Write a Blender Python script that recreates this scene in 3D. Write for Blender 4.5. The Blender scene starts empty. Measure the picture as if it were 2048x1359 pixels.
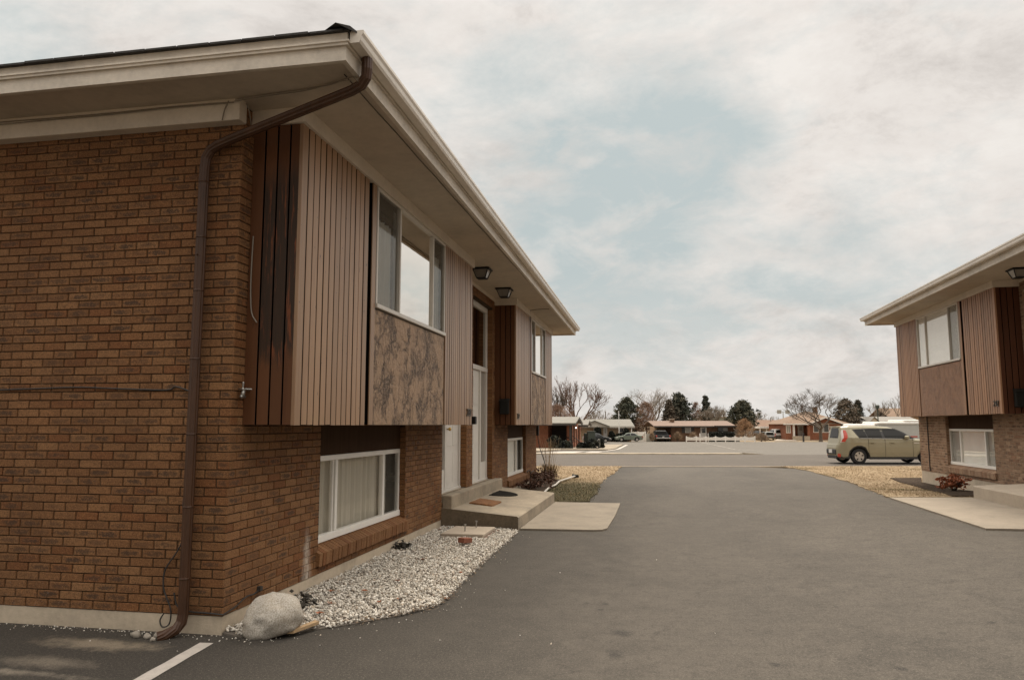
import bpy, bmesh, math, random
from mathutils import Vector, Matrix, noise
rng = random.Random(11)
scene = bpy.context.scene
COL = scene.collection
V = Vector

# ------------------------------------------------------------------ camera
FPX, CX, CY, EYE = 1490.0, 1024.0, 679.5, 1.57
YAW, PIT = math.radians(10.871), math.radians(6.49)
CF = V((-math.sin(YAW) * math.cos(PIT), math.cos(YAW) * math.cos(PIT), math.sin(PIT)))
CR = V((math.cos(YAW), math.sin(YAW), 0))
CU = CR.cross(CF)
FH = V((-math.sin(YAW), math.cos(YAW), 0))
cam_d = bpy.data.cameras.new("camera")
cam = bpy.data.objects.new("camera", cam_d)
COL.objects.link(cam)
cam.location = (0, 0, EYE)
cam.rotation_euler = (math.pi / 2 + PIT, 0, YAW)
cam_d.sensor_width = 36
cam_d.lens = FPX * 36 / 2048
cam_d.clip_end = 5000
cam_d.clip_start = 0.05
scene.camera = cam


def sst(a, b, x):
    t = max(0.0, min(1.0, (x - a) / (b - a)))
    return t * t * (3 - 2 * t)


def ground(x, y):
    v = -x * math.sin(YAW) + y * math.cos(YAW)
    if v < 40: z = 0.0
    elif v < 78: z = -.025 * (v - 40)
    elif v < 135: z = -.95 - .0067 * (v - 78)
    else: z = -1.332 + .38 * sst(135, 143, v)
    z += 0.2 * sst(0.8, 4.0, x) * (1 - sst(15.0, 20.5, y))
    return z


def S(u, v, z=None):
    """street frame: u along the road, v away from us"""
    p = CR * u + FH * v
    p.z = ground(p.x, p.y) if z is None else z
    return p


def ray(px, py):
    return CF + CR * ((px - CX) / FPX) + CU * ((CY - py) / FPX)


def uz(px, py, v):
    d = ray(px, py)
    t = v / d.dot(FH)
    return d.dot(CR) * t, EYE + d.z * t


def gp(px, py):
    """point of the terrain seen at a photo position"""
    z = 0.0
    d = ray(px, py)
    for i in range(30):
        t = (z - EYE) / d.z
        p = d * t
        z = z * .4 + ground(p.x, p.y) * .6
    return (p.x, p.y)


# ------------------------------------------------------------------ objects
WM = {}


def wmat(o):
    m = Matrix.LocRotScale(o.location, o.rotation_euler, o.scale)
    return wmat(o.parent) @ m if o.parent else m


def tag(o, label=None, cat=None, group=None, kind=None):
    if label: o["label"] = label
    if cat: o["category"] = cat
    if group: o["group"] = group
    if kind: o["kind"] = kind
    return o


def thing(name, label, cat, loc=(0, 0, 0), rz=0.0, group=None):
    o = bpy.data.objects.new(name, None)
    o.empty_display_size = .2
    COL.objects.link(o)
    o.location = loc
    o.rotation_euler = (0, 0, rz)
    return tag(o, label, cat, group)


def copy_tree(o, parent=None):
    c = o.copy()
    COL.objects.link(c)
    if parent: c.parent = parent
    for ch in list(o.children):
        copy_tree(ch, c)
    return c


class MB:
    def __init__(s):
        s.v, s.f, s.m, s.uv, s.c = [], [], [], [], []

    def face(s, pts, mat=0, uv=None, col=(.5, .5, .5)):
        n = len(s.v)
        s.v += [tuple(p) for p in pts]
        s.f.append(tuple(range(n, n + len(pts))))
        s.m.append(mat); s.uv.append(uv); s.c.append(col)

    def idx(s, vs, fs, mat=0, col=(.5, .5, .5)):
        n = len(s.v)
        s.v += [tuple(p) for p in vs]
        for f in fs:
            s.f.append(tuple(i + n for i in f))
            s.m.append(mat); s.uv.append(None); s.c.append(col)

    def box(s, a, b, mat=0, col=(.5, .5, .5), T=None, bev=0.0):
        x0, x1 = sorted((a[0], b[0])); y0, y1 = sorted((a[1], b[1])); z0, z1 = sorted((a[2], b[2]))
        if bev > 0:
            e = min(bev, (x1 - x0) * .4, (y1 - y0) * .4, (z1 - z0) * .4)
            vs = []; ring = []
            for (zz, ins) in ((z0, e), (z0 + e, 0), (z1 - e, 0), (z1, e)):
                X0, X1, Y0, Y1 = x0 + ins, x1 - ins, y0 + ins, y1 - ins
                k = e if ins == 0 else e * .6
                r = [(X0 + k, Y0), (X1 - k, Y0), (X1, Y0 + k), (X1, Y1 - k), (X1 - k, Y1), (X0 + k, Y1), (X0, Y1 - k), (X0, Y0 + k)]
                vs += [V((p[0], p[1], zz)) for p in r]
            fs = [tuple(range(7, -1, -1)), tuple(range(24, 32))]
            for k in range(3):
                for i in range(8):
                    j = (i + 1) % 8
                    fs.append((k * 8 + i, k * 8 + j, k * 8 + 8 + j, k * 8 + 8 + i))
        else:
            vs = [V(p) for p in ((x0, y0, z0), (x1, y0, z0), (x1, y1, z0), (x0, y1, z0), (x0, y0, z1), (x1, y0, z1), (x1, y1, z1), (x0, y1, z1))]
            fs = [(3, 2, 1, 0), (4, 5, 6, 7), (0, 1, 5, 4), (1, 2, 6, 5), (2, 3, 7, 6), (3, 0, 4, 7)]
        if T: vs = [T(p) for p in vs]
        s.idx(vs, fs, mat, col)

    def prism(s, poly, ext, mat=0, col=(.5, .5, .5)):
        """poly: 3-D points of a flat outline, ext: vector"""
        n = len(poly); e = V(ext)
        vs = [V(p) for p in poly] + [V(p) + e for p in poly]
        fs = [tuple(range(n - 1, -1, -1)), tuple(range(n, 2 * n))]
        for i in range(n):
            j = (i + 1) % n
            fs.append((i, j, n + j, n + i))
        s.idx(vs, fs, mat, col)

    def tube(s, path, rad, n=8, mat=0, cap=True, col=(.5, .5, .5), flat=1.0):
        P = [V(p) for p in path]
        if not isinstance(rad, (list, tuple)): rad = [rad] * len(P)
        vs = []; fs = []
        up = None
        for i, p in enumerate(P):
            t = (P[min(i + 1, len(P) - 1)] - P[max(i - 1, 0)]).normalized()
            if up is None:
                up = V((0, 0, 1)) if abs(t.z) < .9 else V((1, 0, 0))
            a = t.cross(up)
            if a.length < 1e-4: a = t.cross(V((0, 1, .1)))
            a.normalize(); b = a.cross(t).normalized(); up = b
            for k in range(n):
                w = 2 * math.pi * k / n
                vs.append(p + (a * math.cos(w) + b * math.sin(w) * flat) * rad[i])
        for i in range(len(P) - 1):
            for k in range(n):
                j = (k + 1) % n
                fs.append((i * n + k, i * n + j, (i + 1) * n + j, (i + 1) * n + k))
        if cap:
            fs.append(tuple(range(n - 1, -1, -1)))
            fs.append(tuple(range((len(P) - 1) * n, len(P) * n)))
        s.idx(vs, fs, mat, col)

    def disc(s, c, ax, r, n=20, mat=0, r0=0.0):
        ax = V(ax).normalized()
        a = ax.cross(V((0, 0, 1)))
        if a.length < .01: a = V((1, 0, 0))
        a.normalize(); b = ax.cross(a)
        c = V(c)
        o = [c + (a * math.cos(2 * math.pi * k / n) + b * math.sin(2 * math.pi * k / n)) * r for k in range(n)]
        if r0 > 0:
            i = [c + (a * math.cos(2 * math.pi * k / n) + b * math.sin(2 * math.pi * k / n)) * r0 for k in range(n)]
            s.idx(o + i, [(k, (k + 1) % n, n + (k + 1) % n, n + k) for k in range(n)], mat)
        else:
            s.idx(o, [tuple(range(n))], mat)

    def build(s, name, mats, parent=None, smooth=False, label=None, cat=None, group=None, kind=None, loc=None):
        if not isinstance(mats, (list, tuple)): mats = [mats]
        me = bpy.data.meshes.new(name)
        vs = s.v
        if parent is not None:
            inv = wmat(parent).inverted()
            vs = [inv @ V(p) for p in vs]
        elif loc is not None:
            L = V(loc)
            vs = [V(p) - L for p in vs]
        me.from_pydata([tuple(p) for p in vs], [], s.f)
        for m in mats: me.materials.append(m)
        me.polygons.foreach_set("material_index", s.m)
        ca = me.attributes.new("bcol", 'FLOAT_COLOR', 'CORNER')
        buf = []; ub = []
        hasuv = any(u is not None for u in s.uv)
        for f, c, u in zip(s.f, s.c, s.uv):
            for k in range(len(f)):
                buf += [c[0], c[1], c[2], 1.0]
                if hasuv:
                    ub += list(u[k]) if u is not None else [.5, .5]
        ca.data.foreach_set("color", buf)
        if hasuv:
            ul = me.uv_layers.new(name="UVMap")
            ul.data.foreach_set("uv", ub)
        if smooth: me.polygons.foreach_set("use_smooth", [True] * len(s.f))
        me.update()
        o = bpy.data.objects.new(name, me)
        COL.objects.link(o)
        if parent is not None: o.parent = parent
        elif loc is not None: o.location = loc
        return tag(o, label, cat, group, kind)


# ------------------------------------------------------------------ materials
def newmat(name):
    m = bpy.data.materials.new(name)
    m.use_nodes = True
    nt = m.node_tree
    for n in list(nt.nodes):
        if n.type != 'OUTPUT_MATERIAL' and n.type != 'BSDF_PRINCIPLED': nt.nodes.remove(n)
    return m, nt, nt.nodes["Principled BSDF"]


class NT:
    def __init__(s, nt): s.nt = nt

    def n(s, t, **kw):
        o = s.nt.nodes.new(t)
        for k, v in kw.items(): setattr(o, k, v)
        return o

    def l(s, a, b): s.nt.links.new(a, b)

    def inp(s, node, name, val):
        if hasattr(val, 'is_output'): s.l(val, node.inputs[name])
        else: node.inputs[name].default_value = val

    def math(s, op, a, b=0.0, c=None, clamp=False):
        o = s.n('ShaderNodeMath', operation=op, use_clamp=clamp)
        s.inp(o, 0, a); s.inp(o, 1, b)
        if c is not None: s.inp(o, 2, c)
        return o.outputs[0]

    def mix(s, fac, a, b, blend='MIX'):
        o = s.n('ShaderNodeMix', data_type='RGBA', blend_type=blend)
        s.inp(o, 0, fac)
        for i, x in ((6, a), (7, b)):
            if hasattr(x, 'is_output'): s.l(x, o.inputs[i])
            else: o.inputs[i].default_value = (x[0], x[1], x[2], 1)
        return o.outputs[2]

    def noise(s, vec, scale, detail=4, rough=.55, dist=0.0):
        o = s.n('ShaderNodeTexNoise')
        o.inputs['Scale'].default_value = scale
        o.inputs['Detail'].default_value = detail
        o.inputs['Roughness'].default_value = rough
        o.inputs['Distortion'].default_value = dist
        if vec is not None: s.l(vec, o.inputs['Vector'])
        return o.outputs['Fac']

    def ramp(s, fac, pts):
        o = s.n('ShaderNodeValToRGB')
        el = o.color_ramp.elements
        while len(el) < len(pts): el.new(.5)
        for e, (p, c) in zip(el, pts):
            e.position = p
            e.color = (c, c, c, 1) if isinstance(c, (int, float)) else (c[0], c[1], c[2], 1)
        s.l(fac, o.inputs[0])
        return o.outputs[0]

    def obj(s): return s.n('ShaderNodeTexCoord').outputs['Object']

    def pos(s): return s.n('ShaderNodeNewGeometry').outputs['Position']

    def scale(s, vec, sc):
        o = s.n('ShaderNodeMapping')
        s.l(vec, o.inputs['Vector'])
        o.inputs['Scale'].default_value = sc
        return o.outputs[0]

    def attr(s, name):
        return s.n('ShaderNodeAttribute', attribute_name=name).outputs['Color']

    def bump(s, h, strength, dist=.01, normal=None):
        o = s.n('ShaderNodeBump')
        o.inputs['Strength'].default_value = strength
        o.inputs['Distance'].default_value = dist
        s.l(h, o.inputs['Height'])
        if normal is not None: s.l(normal, o.inputs['Normal'])
        return o.outputs[0]


def pm(name, col, rough=.6, var=.18, scale=6.0, bump=0.0, bscale=60.0, metal=0.0, spec=.5, hue=None, stretch=None, rv=0.0):
    """plain painted / mineral surface with cloudy variation"""
    m, nt, b = newmat(name)
    N = NT(nt)
    co = N.pos()
    if stretch: co = N.scale(co, stretch)
    f = N.noise(co, scale, 6, .62)
    fine = N.noise(co, scale * 9, 3, .6)
    f2 = N.math('MULTIPLY_ADD', fine, .35, N.math('MULTIPLY', f, .65))
    lo = [c * (1 - var * 1.6) for c in col]
    hi = [min(1, c * (1 + var * 1.2)) for c in (hue or col)]
    c = N.ramp(f2, [(.3, lo), (.52, col), (.72, hi)])
    N.l(c, b.inputs['Base Color'])
    b.inputs['Roughness'].default_value = rough
    if rv: N.l(N.math('MULTIPLY_ADD', f, rv, rough - rv * .5), b.inputs['Roughness'])
    b.inputs['Metallic'].default_value = metal
    b.inputs['Specular IOR Level'].default_value = spec
    if bump:
        N.l(N.bump(N.noise(co, bscale, 4, .65), bump, .01), b.inputs['Normal'])
    return m


def brick_mats(pfx, c_main, c_light, c_red, mort, streak=False):
    m, nt, b = newmat(pfx + "_brick")
    N = NT(nt)
    at = N.n('ShaderNodeSeparateColor')
    N.l(N.attr("bcol"), at.inputs[0])
    r, g, bl = at.outputs[0], at.outputs[1], at.outputs[2]
    base = N.ramp(r, [(0.0, [c * .8 for c in c_main]), (.35, c_main), (.66, c_light), (.86, c_main), (.91, c_red), (1.0, [c * .85 for c in c_red])])
    pos = N.pos()
    uvn = N.n('ShaderNodeUVMap')
    sx = N.n('ShaderNodeSeparateXYZ'); N.l(uvn.outputs[0], sx.inputs[0])
    du = N.math('ABSOLUTE', N.math('SUBTRACT', sx.outputs[0], .5))
    dv = N.math('ABSOLUTE', N.math('SUBTRACT', sx.outputs[1], .5))
    wob = N.noise(pos, 22, 6, .75)
    wob2 = N.noise(N.scale(pos, (60, 60, 160)), 1.0, 3, .6)
    ell = N.math('ADD', N.math('POWER', N.math('MULTIPLY', du, 2.2), 2.0), N.math('POWER', N.math('MULTIPLY', dv, 2.5), 2.0))
    ell = N.math('ADD', ell, N.math('MULTIPLY', N.math('SUBTRACT', wob, .5), 4.6))
    ell = N.math('ADD', ell, N.math('MULTIPLY', N.math('SUBTRACT', wob2, .5), 2.6))
    msk = N.ramp(ell, [(.30, 1.0), (1.15, 0.0)])
    amt = N.ramp(g, [(.38, 0.0), (.62, .5), (.9, 1.0)])
    sm = N.math('MULTIPLY', msk, amt)
    dark = N.mix(.55, [c * .3 for c in c_main], (.028, .026, .024))
    col = N.mix(N.math('MULTIPLY', sm, .85), base, dark)
    sp = N.noise(pos, 115, 3, .75)
    col = N.mix(N.ramp(sp, [(.34, .9), (.50, 0.0)]), col, [c * .32 for c in c_main])
    col = N.mix(N.ramp(sp, [(.56, 0.0), (.68, .5)]), col, [min(1, c * 1.9) for c in c_light])
    big = N.noise(pos, 1.3, 4, .6)
    col = N.mix(N.ramp(big, [(.35, .28), (.6, 0.0)]), col, [c * .45 for c in c_main])
    if streak:
        col = add_streak(N, pos, col)
        col = add_grime(N, pos, col)
    N.l(col, b.inputs['Base Color'])
    b.inputs['Roughness'].default_value = .82
    b.inputs['Specular IOR Level'].default_value = .3
    h = N.math('ADD', N.math('MULTIPLY', N.noise(pos, 120, 4, .7), .7), N.math('MULTIPLY', N.noise(N.scale(pos, (25, 25, 200)), 1, 3), .3))
    N.l(N.bump(h, .55, .006), b.inputs['Normal'])
    mm, nt2, b2 = newmat(pfx + "_mortar")
    N2 = NT(nt2)
    p2 = N2.pos()
    c2 = N2.ramp(N2.noise(p2, 3.2, 6, .75), [(.35, [c * .6 for c in mort]), (.53, mort), (.72, [min(1, c * (3.2 if streak else 1.35)) for c in mort])])
    if streak: c2 = add_streak(N2, p2, c2)
    N2.l(c2, b2.inputs['Base Color'])
    b2.inputs['Roughness'].default_value = .95
    b2.inputs['Specular IOR Level'].default_value = .15
    N2.l(N2.bump(N2.noise(p2, 190, 3, .7), .6, .004), b2.inputs['Normal'])
    return m, mm


def add_streak(N, pos, col):
    """white lime bloom left by a leak under the window corner"""
    s = N.n('ShaderNodeSeparateXYZ'); N.l(pos, s.inputs[0])
    w = N.noise(N.scale(pos, (5, 5, 9)), 1.0, 4, .7)
    cy = N.math('MULTIPLY_ADD', N.math('SUBTRACT', w, .5), .10, 6.67)
    d = N.math('ABSOLUTE', N.math('SUBTRACT', s.outputs[1], cy))
    wid = N.ramp(s.outputs[2], [(0.0, .17), (.25, .10), (.6, .07)])
    a = N.math('SUBTRACT', 1.0, N.math('DIVIDE', d, wid), clamp=True)
    zf = N.ramp(s.outputs[2], [(0.0, .35), (.12, .95), (.42, .95), (.64, 0.0)])
    g = N.noise(N.scale(pos, (40, 40, 14)), 1.0, 4, .75)
    x = N.math('LESS_THAN', s.outputs[0], -2.5)
    a = N.math('MULTIPLY', N.math('MULTIPLY', a, zf), N.math('MULTIPLY', N.ramp(g, [(.3, .25), (.55, 1.0)]), x))
    return N.mix(N.math('MULTIPLY', a, .9), col, (.52, .46, .38))


def add_grime(N, pos, col):
    """pale and black speckle of weathered bricks low on the end wall"""
    s = N.n('ShaderNodeSeparateXYZ'); N.l(pos, s.inputs[0])
    zz = N.ramp(s.outputs[2], [(.12, 1.0), (.42, 0.0)])
    xx = N.ramp(N.math('MULTIPLY', N.math('SUBTRACT', s.outputs[0], -6.0), .4), [(.2, 1.0), (.8, 0.0)])
    g = N.noise(pos, 34, 4, .75)
    a = N.math('MULTIPLY', N.math('MULTIPLY', zz, xx), N.ramp(g, [(.52, 0.0), (.62, 1.0)]))
    col = N.mix(N.math('MULTIPLY', a, .85), col, (.02, .018, .016))
    g2 = N.noise(pos, 47, 3, .7)
    a2 = N.math('MULTIPLY', N.math('MULTIPLY', zz, xx), N.ramp(g2, [(.63, 0.0), (.7, 1.0)]))
    return N.mix(N.math('MULTIPLY', a2, .8), col, (.4, .36, .3))


BR, MO = brick_mats("brown", (.222, .101, .039), (.256, .128, .054), (.200, .078, .027), (.066, .044, .026), streak=True)  # brown mortar colour darkened to stand for shadow in the raked joints
BR2, MO2 = brick_mats("tan", (.33, .205, .125), (.40, .265, .17), (.31, .17, .10), (.42, .34, .25))


def board_mat(name, col, worn, worn_amt, rough, stain=None, spec=.5):
    m, nt, b = newmat(name)
    N = NT(nt)
    pos = N.pos()
    at = N.n('ShaderNodeSeparateColor'); N.l(N.attr("bcol"), at.inputs[0])
    st = N.noise(N.scale(pos, (22, 22, .9)), 1.0, 6, .7)
    st2 = N.noise(N.scale(pos, (90, 90, 3.5)), 1.0, 4, .7)
    c = N.mix(N.ramp(at.outputs[0], [(0, 0), (1, 1)]), [x * .76 for x in col], [min(1, x * 1.2) for x in col])
    pat = N.noise(N.scale(pos, (7, 7, .8)), 1.0, 5, .7)
    c = N.mix(N.ramp(pat, [(.52, 0.0), (.68, .55)]), c, [col[0] * .62, col[1] * .50, col[2] * .42])
    f = N.math('ADD', N.math('MULTIPLY', st, .6), N.math('MULTIPLY', st2, .4))
    c = N.mix(N.math('MULTIPLY', N.ramp(f, [(.42, 0.0), (.64, 1.0)]), worn_amt), c, worn)
    c = N.mix(N.ramp(f, [(.3, .5), (.43, 0.0)]), c, [x * .5 for x in col])
    if stain:
        s = N.n('ShaderNodeSeparateXYZ'); N.l(pos, s.inputs[0])
        zz = N.math('ADD', s.outputs[2], N.math('MULTIPLY', N.math('SUBTRACT', st, .5), .35))
        zz = N.math('ADD', zz, N.math('MULTIPLY', at.outputs[1], .16))
        low = N.ramp(N.math('MULTIPLY', zz, .2), [(.425, 0.0), (.45, 1.0)])
        hi = N.ramp(N.math('MULTIPLY', zz, .2), [(.715, 1.0), (.76, 0.0)])  # stain reaches higher so its black also paints the shade near the top
        board = N.math('GREATER_THAN', at.outputs[2], .5)
        k = N.math('MULTIPLY', N.math('MULTIPLY', low, hi), board)
        k = N.math('MULTIPLY', k, N.ramp(st2, [(.3, 1.0), (.62, .8)]))
        c = N.mix(N.math('MULTIPLY', k, .95), c, stain)
        rust = N.math('MULTIPLY', k, N.ramp(N.noise(N.scale(pos, (30, 30, 2.2)), 1.0, 4, .7), [(.55, 0.0), (.64, 1.0)]))
        c = N.mix(N.math('MULTIPLY', rust, .7), c, (.24, .07, .025))
    chips = N.noise(N.scale(pos, (26, 26, 15)), 1.0, 3, .6)
    c = N.mix(N.ramp(chips, [(.695, 0.0), (.72, .8)]), c, (.03, .02, .014))
    N.l(c, b.inputs['Base Color'])
    N.l(N.math('MULTIPLY_ADD', f, .3, rough - .15), b.inputs['Roughness'])
    b.inputs['Specular IOR Level'].default_value = spec
    N.l(N.bump(f, .35, .006), b.inputs['Normal'])
    return m


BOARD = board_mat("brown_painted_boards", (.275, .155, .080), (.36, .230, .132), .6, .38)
BOARD_SHADE = board_mat("shade_darkened_boards", (.105, .041, .016), (.12, .052, .021), .3, .6, stain=(.026, .018, .012), spec=.22)  # same paint as the front, darkened for the shade on the bay sides
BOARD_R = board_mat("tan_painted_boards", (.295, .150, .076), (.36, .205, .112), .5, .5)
BOARD_R_SHADE = board_mat("shade_darkened_red_boards", (.085, .030, .013), (.12, .05, .025), .3, .6, spec=.2)  # shaded version of the right house boards, darkness put into the colour


def plaster_mat(name, col, crev, cracks):
    m, nt, b = newmat(name)
    N = NT(nt)
    pos = N.pos()
    st = N.scale(pos, (3.4, 3.4, 2.7))
    w = N.n('ShaderNodeTexNoise'); w.inputs['Scale'].default_value = 1.6; w.inputs['Detail'].default_value = 6
    w.inputs['Roughness'].default_value = .7
    N.l(st, w.inputs['Vector'])
    wv = N.n('ShaderNodeVectorMath', operation='MULTIPLY_ADD')
    N.l(w.outputs['Color'], wv.inputs[0]); wv.inputs[1].default_value = (1.5, 1.5, 1.5); N.l(st, wv.inputs[2])
    vo = N.n('ShaderNodeTexVoronoi', feature='DISTANCE_TO_EDGE'); vo.inputs['Scale'].default_value = 1.15
    N.l(wv.outputs[0], vo.inputs['Vector'])
    vo2 = N.n('ShaderNodeTexVoronoi', feature='DISTANCE_TO_EDGE'); vo2.inputs['Scale'].default_value = 3.4
    N.l(wv.outputs[0], vo2.inputs['Vector'])
    n1 = N.noise(st, 1.3, 4, .6)
    n2 = N.noise(N.scale(pos, (24, 24, 12)), 1.0, 5, .75)
    e1 = N.math('MULTIPLY', N.ramp(vo.outputs['Distance'], [(0.0, 1.0), (.03, .6), (.085, 0.0)]), N.ramp(n1, [(.38, .1), (.54, 1.0)]))
    e2 = N.math('MULTIPLY', N.ramp(vo2.outputs['Distance'], [(0.0, 1.0), (.04, .5), (.11, 0.0)]), N.ramp(n1, [(.46, 0.0), (.58, .9)]))
    e = N.math('MAXIMUM', e1, e2)
    e = N.math('MULTIPLY', e, N.ramp(n2, [(.34, .15), (.52, 1.0)]))
    c = N.mix(N.ramp(n2, [(.3, 0.0), (.7, 1.0)]), [x * .8 for x in col], [min(1, x * 1.2) for x in col])
    c = N.mix(N.math('MULTIPLY', e, cracks), c, crev)
    N.l(c, b.inputs['Base Color'])
    b.inputs['Roughness'].default_value = .5
    h = N.math('SUBTRACT', N.math('MULTIPLY', n2, .35), N.math('MULTIPLY', e, cracks))
    h = N.math('ADD', h, N.math('MULTIPLY', N.noise(wv.outputs[0], 1.6, 5, .65), 1.6))
    N.l(N.bump(h, .9, .05), b.inputs['Normal'])
    return m


PANEL = plaster_mat("trowelled_brown_panel", (.42, .262, .148), (.045, .022, .011), .97)
PANEL_R = plaster_mat("smooth_brown_panel", (.30, .152, .078), (.08, .036, .02), .35)

TRIM = pm("cream_trim_paint", (.60, .525, .43), .55, .10, 3.0, .12, 40)
TRIM_DIRTY = pm("weathered_cream_paint", (.62, .55, .455), .6, .16, 2.2, .25, 60)
SOFFIT = pm("soffit_paint", (.47, .395, .305), .7, .14, 1.4, .15, 90)
GUTTER = pm("gutter_paint", (.70, .635, .545), .35, .08, 2.0)
SHINGLE = pm("asphalt_shingle", (.045, .040, .036), .9, .35, 9, .5, 90)
CONC = pm("old_concrete", (.50, .41, .30), .9, .17, 2.6, .35, 70)
CONC_STEP = pm("stained_concrete", (.29, .235, .165), .9, .25, 1.9, .35, 60)
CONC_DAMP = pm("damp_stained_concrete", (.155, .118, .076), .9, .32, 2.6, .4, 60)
CONC_WALK = pm("walk_concrete", (.40, .33, .25), .9, .10, 2.2, .3, 120)
WHITE = pm("white_door_paint", (.62, .58, .52), .45, .05, 2.0)
VINYL = pm("white_vinyl", (.82, .78, .71), .35, .05, 3.0)
ALU = pm("aluminium_frame", (.55, .50, .43), .4, .06, 4.0)
LINTEL = board_mat("dark_stained_wood", (.045, .022, .010), (.085, .050, .028), .5, .8, spec=.08)
DSPOUT = pm("brown_enamel_metal", (.062, .026, .0105), .45, .25, 5.0, .1, 30, spec=.4, stretch=(3, 3, .7))
CABLE = pm("black_cable_rubber", (.03, .026, .022), .6, .1)
CABLE_L = pm("painted_cable", (.20, .165, .125), .6, .15)
METAL_DK = pm("black_lamp_metal", (.012, .011, .009), .55, .2, spec=.2)
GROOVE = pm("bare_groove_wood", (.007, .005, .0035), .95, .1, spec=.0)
BRASS = pm("brass", (.55, .36, .12), .3, .1, metal=1.0)
STEEL = pm("galvanised_steel", (.36, .34, .31), .4, .15, metal=.8)
DARKROOM = pm("dark_interior", (.03, .028, .025), .9, .1)
FROST = pm("sidelight_glass", (.30, .27, .23), .25, .08, 2.0)
FABRIC = pm("white_curtain", (.54, .495, .415), .9, .06, 3.0, .2, 40, stretch=(6, 6, .3))
BLIND = pm("white_blind", (.88, .85, .79), .7, .05, 3.0)
SCREEN = pm("insect_screen", (.10, .095, .082), .7, .1, 20)


def glass_mat(name, refl, tint, rough=.0, fm=1.4):
    m, nt, b = newmat(name)
    nt.nodes.remove(b)
    N = NT(nt)
    lw = N.n('ShaderNodeFresnel'); lw.inputs['IOR'].default_value = 1.55
    gl = N.n('ShaderNodeBsdfGlossy'); gl.inputs['Roughness'].default_value = rough
    gl.inputs['Color'].default_value = (.95, .93, .88, 1)
    tr = N.n('ShaderNodeBsdfTransparent'); tr.inputs['Color'].default_value = (*tint, 1)
    wv = N.noise(N.pos(), 1.2, 2)
    N.l(N.bump(wv, .03, .02), gl.inputs['Normal'])
    mx = N.n('ShaderNodeMixShader')
    N.l(N.math('MULTIPLY_ADD', lw.outputs[0], fm, refl, clamp=True), mx.inputs[0])
    N.l(tr.outputs[0], mx.inputs[1]); N.l(gl.outputs[0], mx.inputs[2])
    N.l(mx.outputs[0], nt.nodes["Material Output"].inputs[0])
    return m


GLASS = glass_mat("window_glass", .04, (.9, .9, .87))
GLASS_R = glass_mat("coated_window_glass", .62, (.75, .77, .74))
GLASS_C = glass_mat("clear_window_glass", .0, (.98, .98, .96), fm=.30)
GLASS_D = glass_mat("dark_window_glass", .10, (.12, .12, .11))


def screen_mat():
    m, nt, b = newmat("fine_screen_mesh")
    N = NT(nt)
    b.inputs['Base Color'].default_value = (.13, .118, .095, 1)
    b.inputs['Roughness'].default_value = .9
    b.inputs['Specular IOR Level'].default_value = .05
    tr = N.n('ShaderNodeBsdfTransparent')
    mx = N.n('ShaderNodeMixShader'); mx.inputs[0].default_value = .36
    N.l(tr.outputs[0], mx.inputs[1]); N.l(b.outputs[0], mx.inputs[2])
    N.l(mx.outputs[0], nt.nodes["Material Output"].inputs[0])
    return m


SCREENM = screen_mat()

# ------------------------------------------------------------------ brick walls
BP, BH = .2032, .0680


def brick_wall(mb, O, U, Nn, width, z0, z1, holes=(), odd=0, proud=.010, u_eps=0.0):
    """O: world origin at u=0 on the brick face; U along, Nn outward. holes: (u0,u1,z0,z1)"""
    O = V(O); U = V(U); Nn = V(Nn); Z = V((0, 0, 1))
    # mortar plane, cut round the holes on a grid
    us = sorted({0.0, width} | {h[0] for h in holes} | {h[1] for h in holes})
    zs = sorted({z0, z1} | {h[2] for h in holes} | {h[3] for h in holes})
    us = [u for u in us if 0 <= u <= width]; zs = [z for z in zs if z0 <= z <= z1]
    for i in range(len(us) - 1):
        for j in range(len(zs) - 1):
            um, zm = (us[i] + us[i + 1]) / 2, (zs[j] + zs[j + 1]) / 2
            if any(h[0] < um < h[1] and h[2] < zm < h[3] for h in holes): continue
            mb.face([O + U * a + Z * b - Nn * proud for a, b in ((us[i], zs[j]), (us[i + 1], zs[j]), (us[i + 1], zs[j + 1]), (us[i], zs[j + 1]))], 1)
    n = int(math.ceil((z1 - z0) / BH))
    J = .0050
    for k in range(n):
        a, b = z0 + k * BH + J * .6, min(z0 + (k + 1) * BH - J * .6, z1)
        if b - a < .015: continue
        u = -(BP / 2) if (k + odd) % 2 else 0.0
        while u < width:
            ivs = [(max(u + J, u_eps), min(u + BP - J, width - u_eps))]
            if u < 0: ivs = [(u_eps, u + BP - J)]
            for h in holes:
                if h[2] < (a + b) / 2 < h[3]:
                    nv = []
                    for (p, q) in ivs:
                        if q <= h[0] or p >= h[1]: nv.append((p, q)); continue
                        if p < h[0]: nv.append((p, h[0]))
                        if q > h[1]: nv.append((h[1], q))
                    ivs = nv
            c = (rng.random(), rng.random(), rng.random())
            for p, q in ivs:
                if q - p < .02: continue
                e = .0035
                jn = rng.uniform(-.0012, .0012); jz = rng.uniform(-.0012, .0012); jq = rng.uniform(-.0012, .0012)
                F = [O + U * x + Z * y + Nn * jn for x, y in ((p + e, a + e + jz), (q - e, a + e + jq), (q - e, b - e + jq), (p + e, b - e + jz))]
                Bk = [O + U * x + Z * y - Nn * proud for x, y in ((p, a), (q, a), (q, b), (p, b))]
                u0, u1 = (p - u) / BP, (q - u) / BP
                if u < 0: u0, u1 = 0, 1
                mb.face(F, 0, [(u0, 0), (u1, 0), (u1, 1), (u0, 1)], c)
                for s in range(4):
                    t = (s + 1) % 4
                    mb.face([Bk[s], Bk[t], F[t], F[s]], 0, [(0, 0)] * 4, (c[0], 0.1, c[2]))
            u += BP


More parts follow.
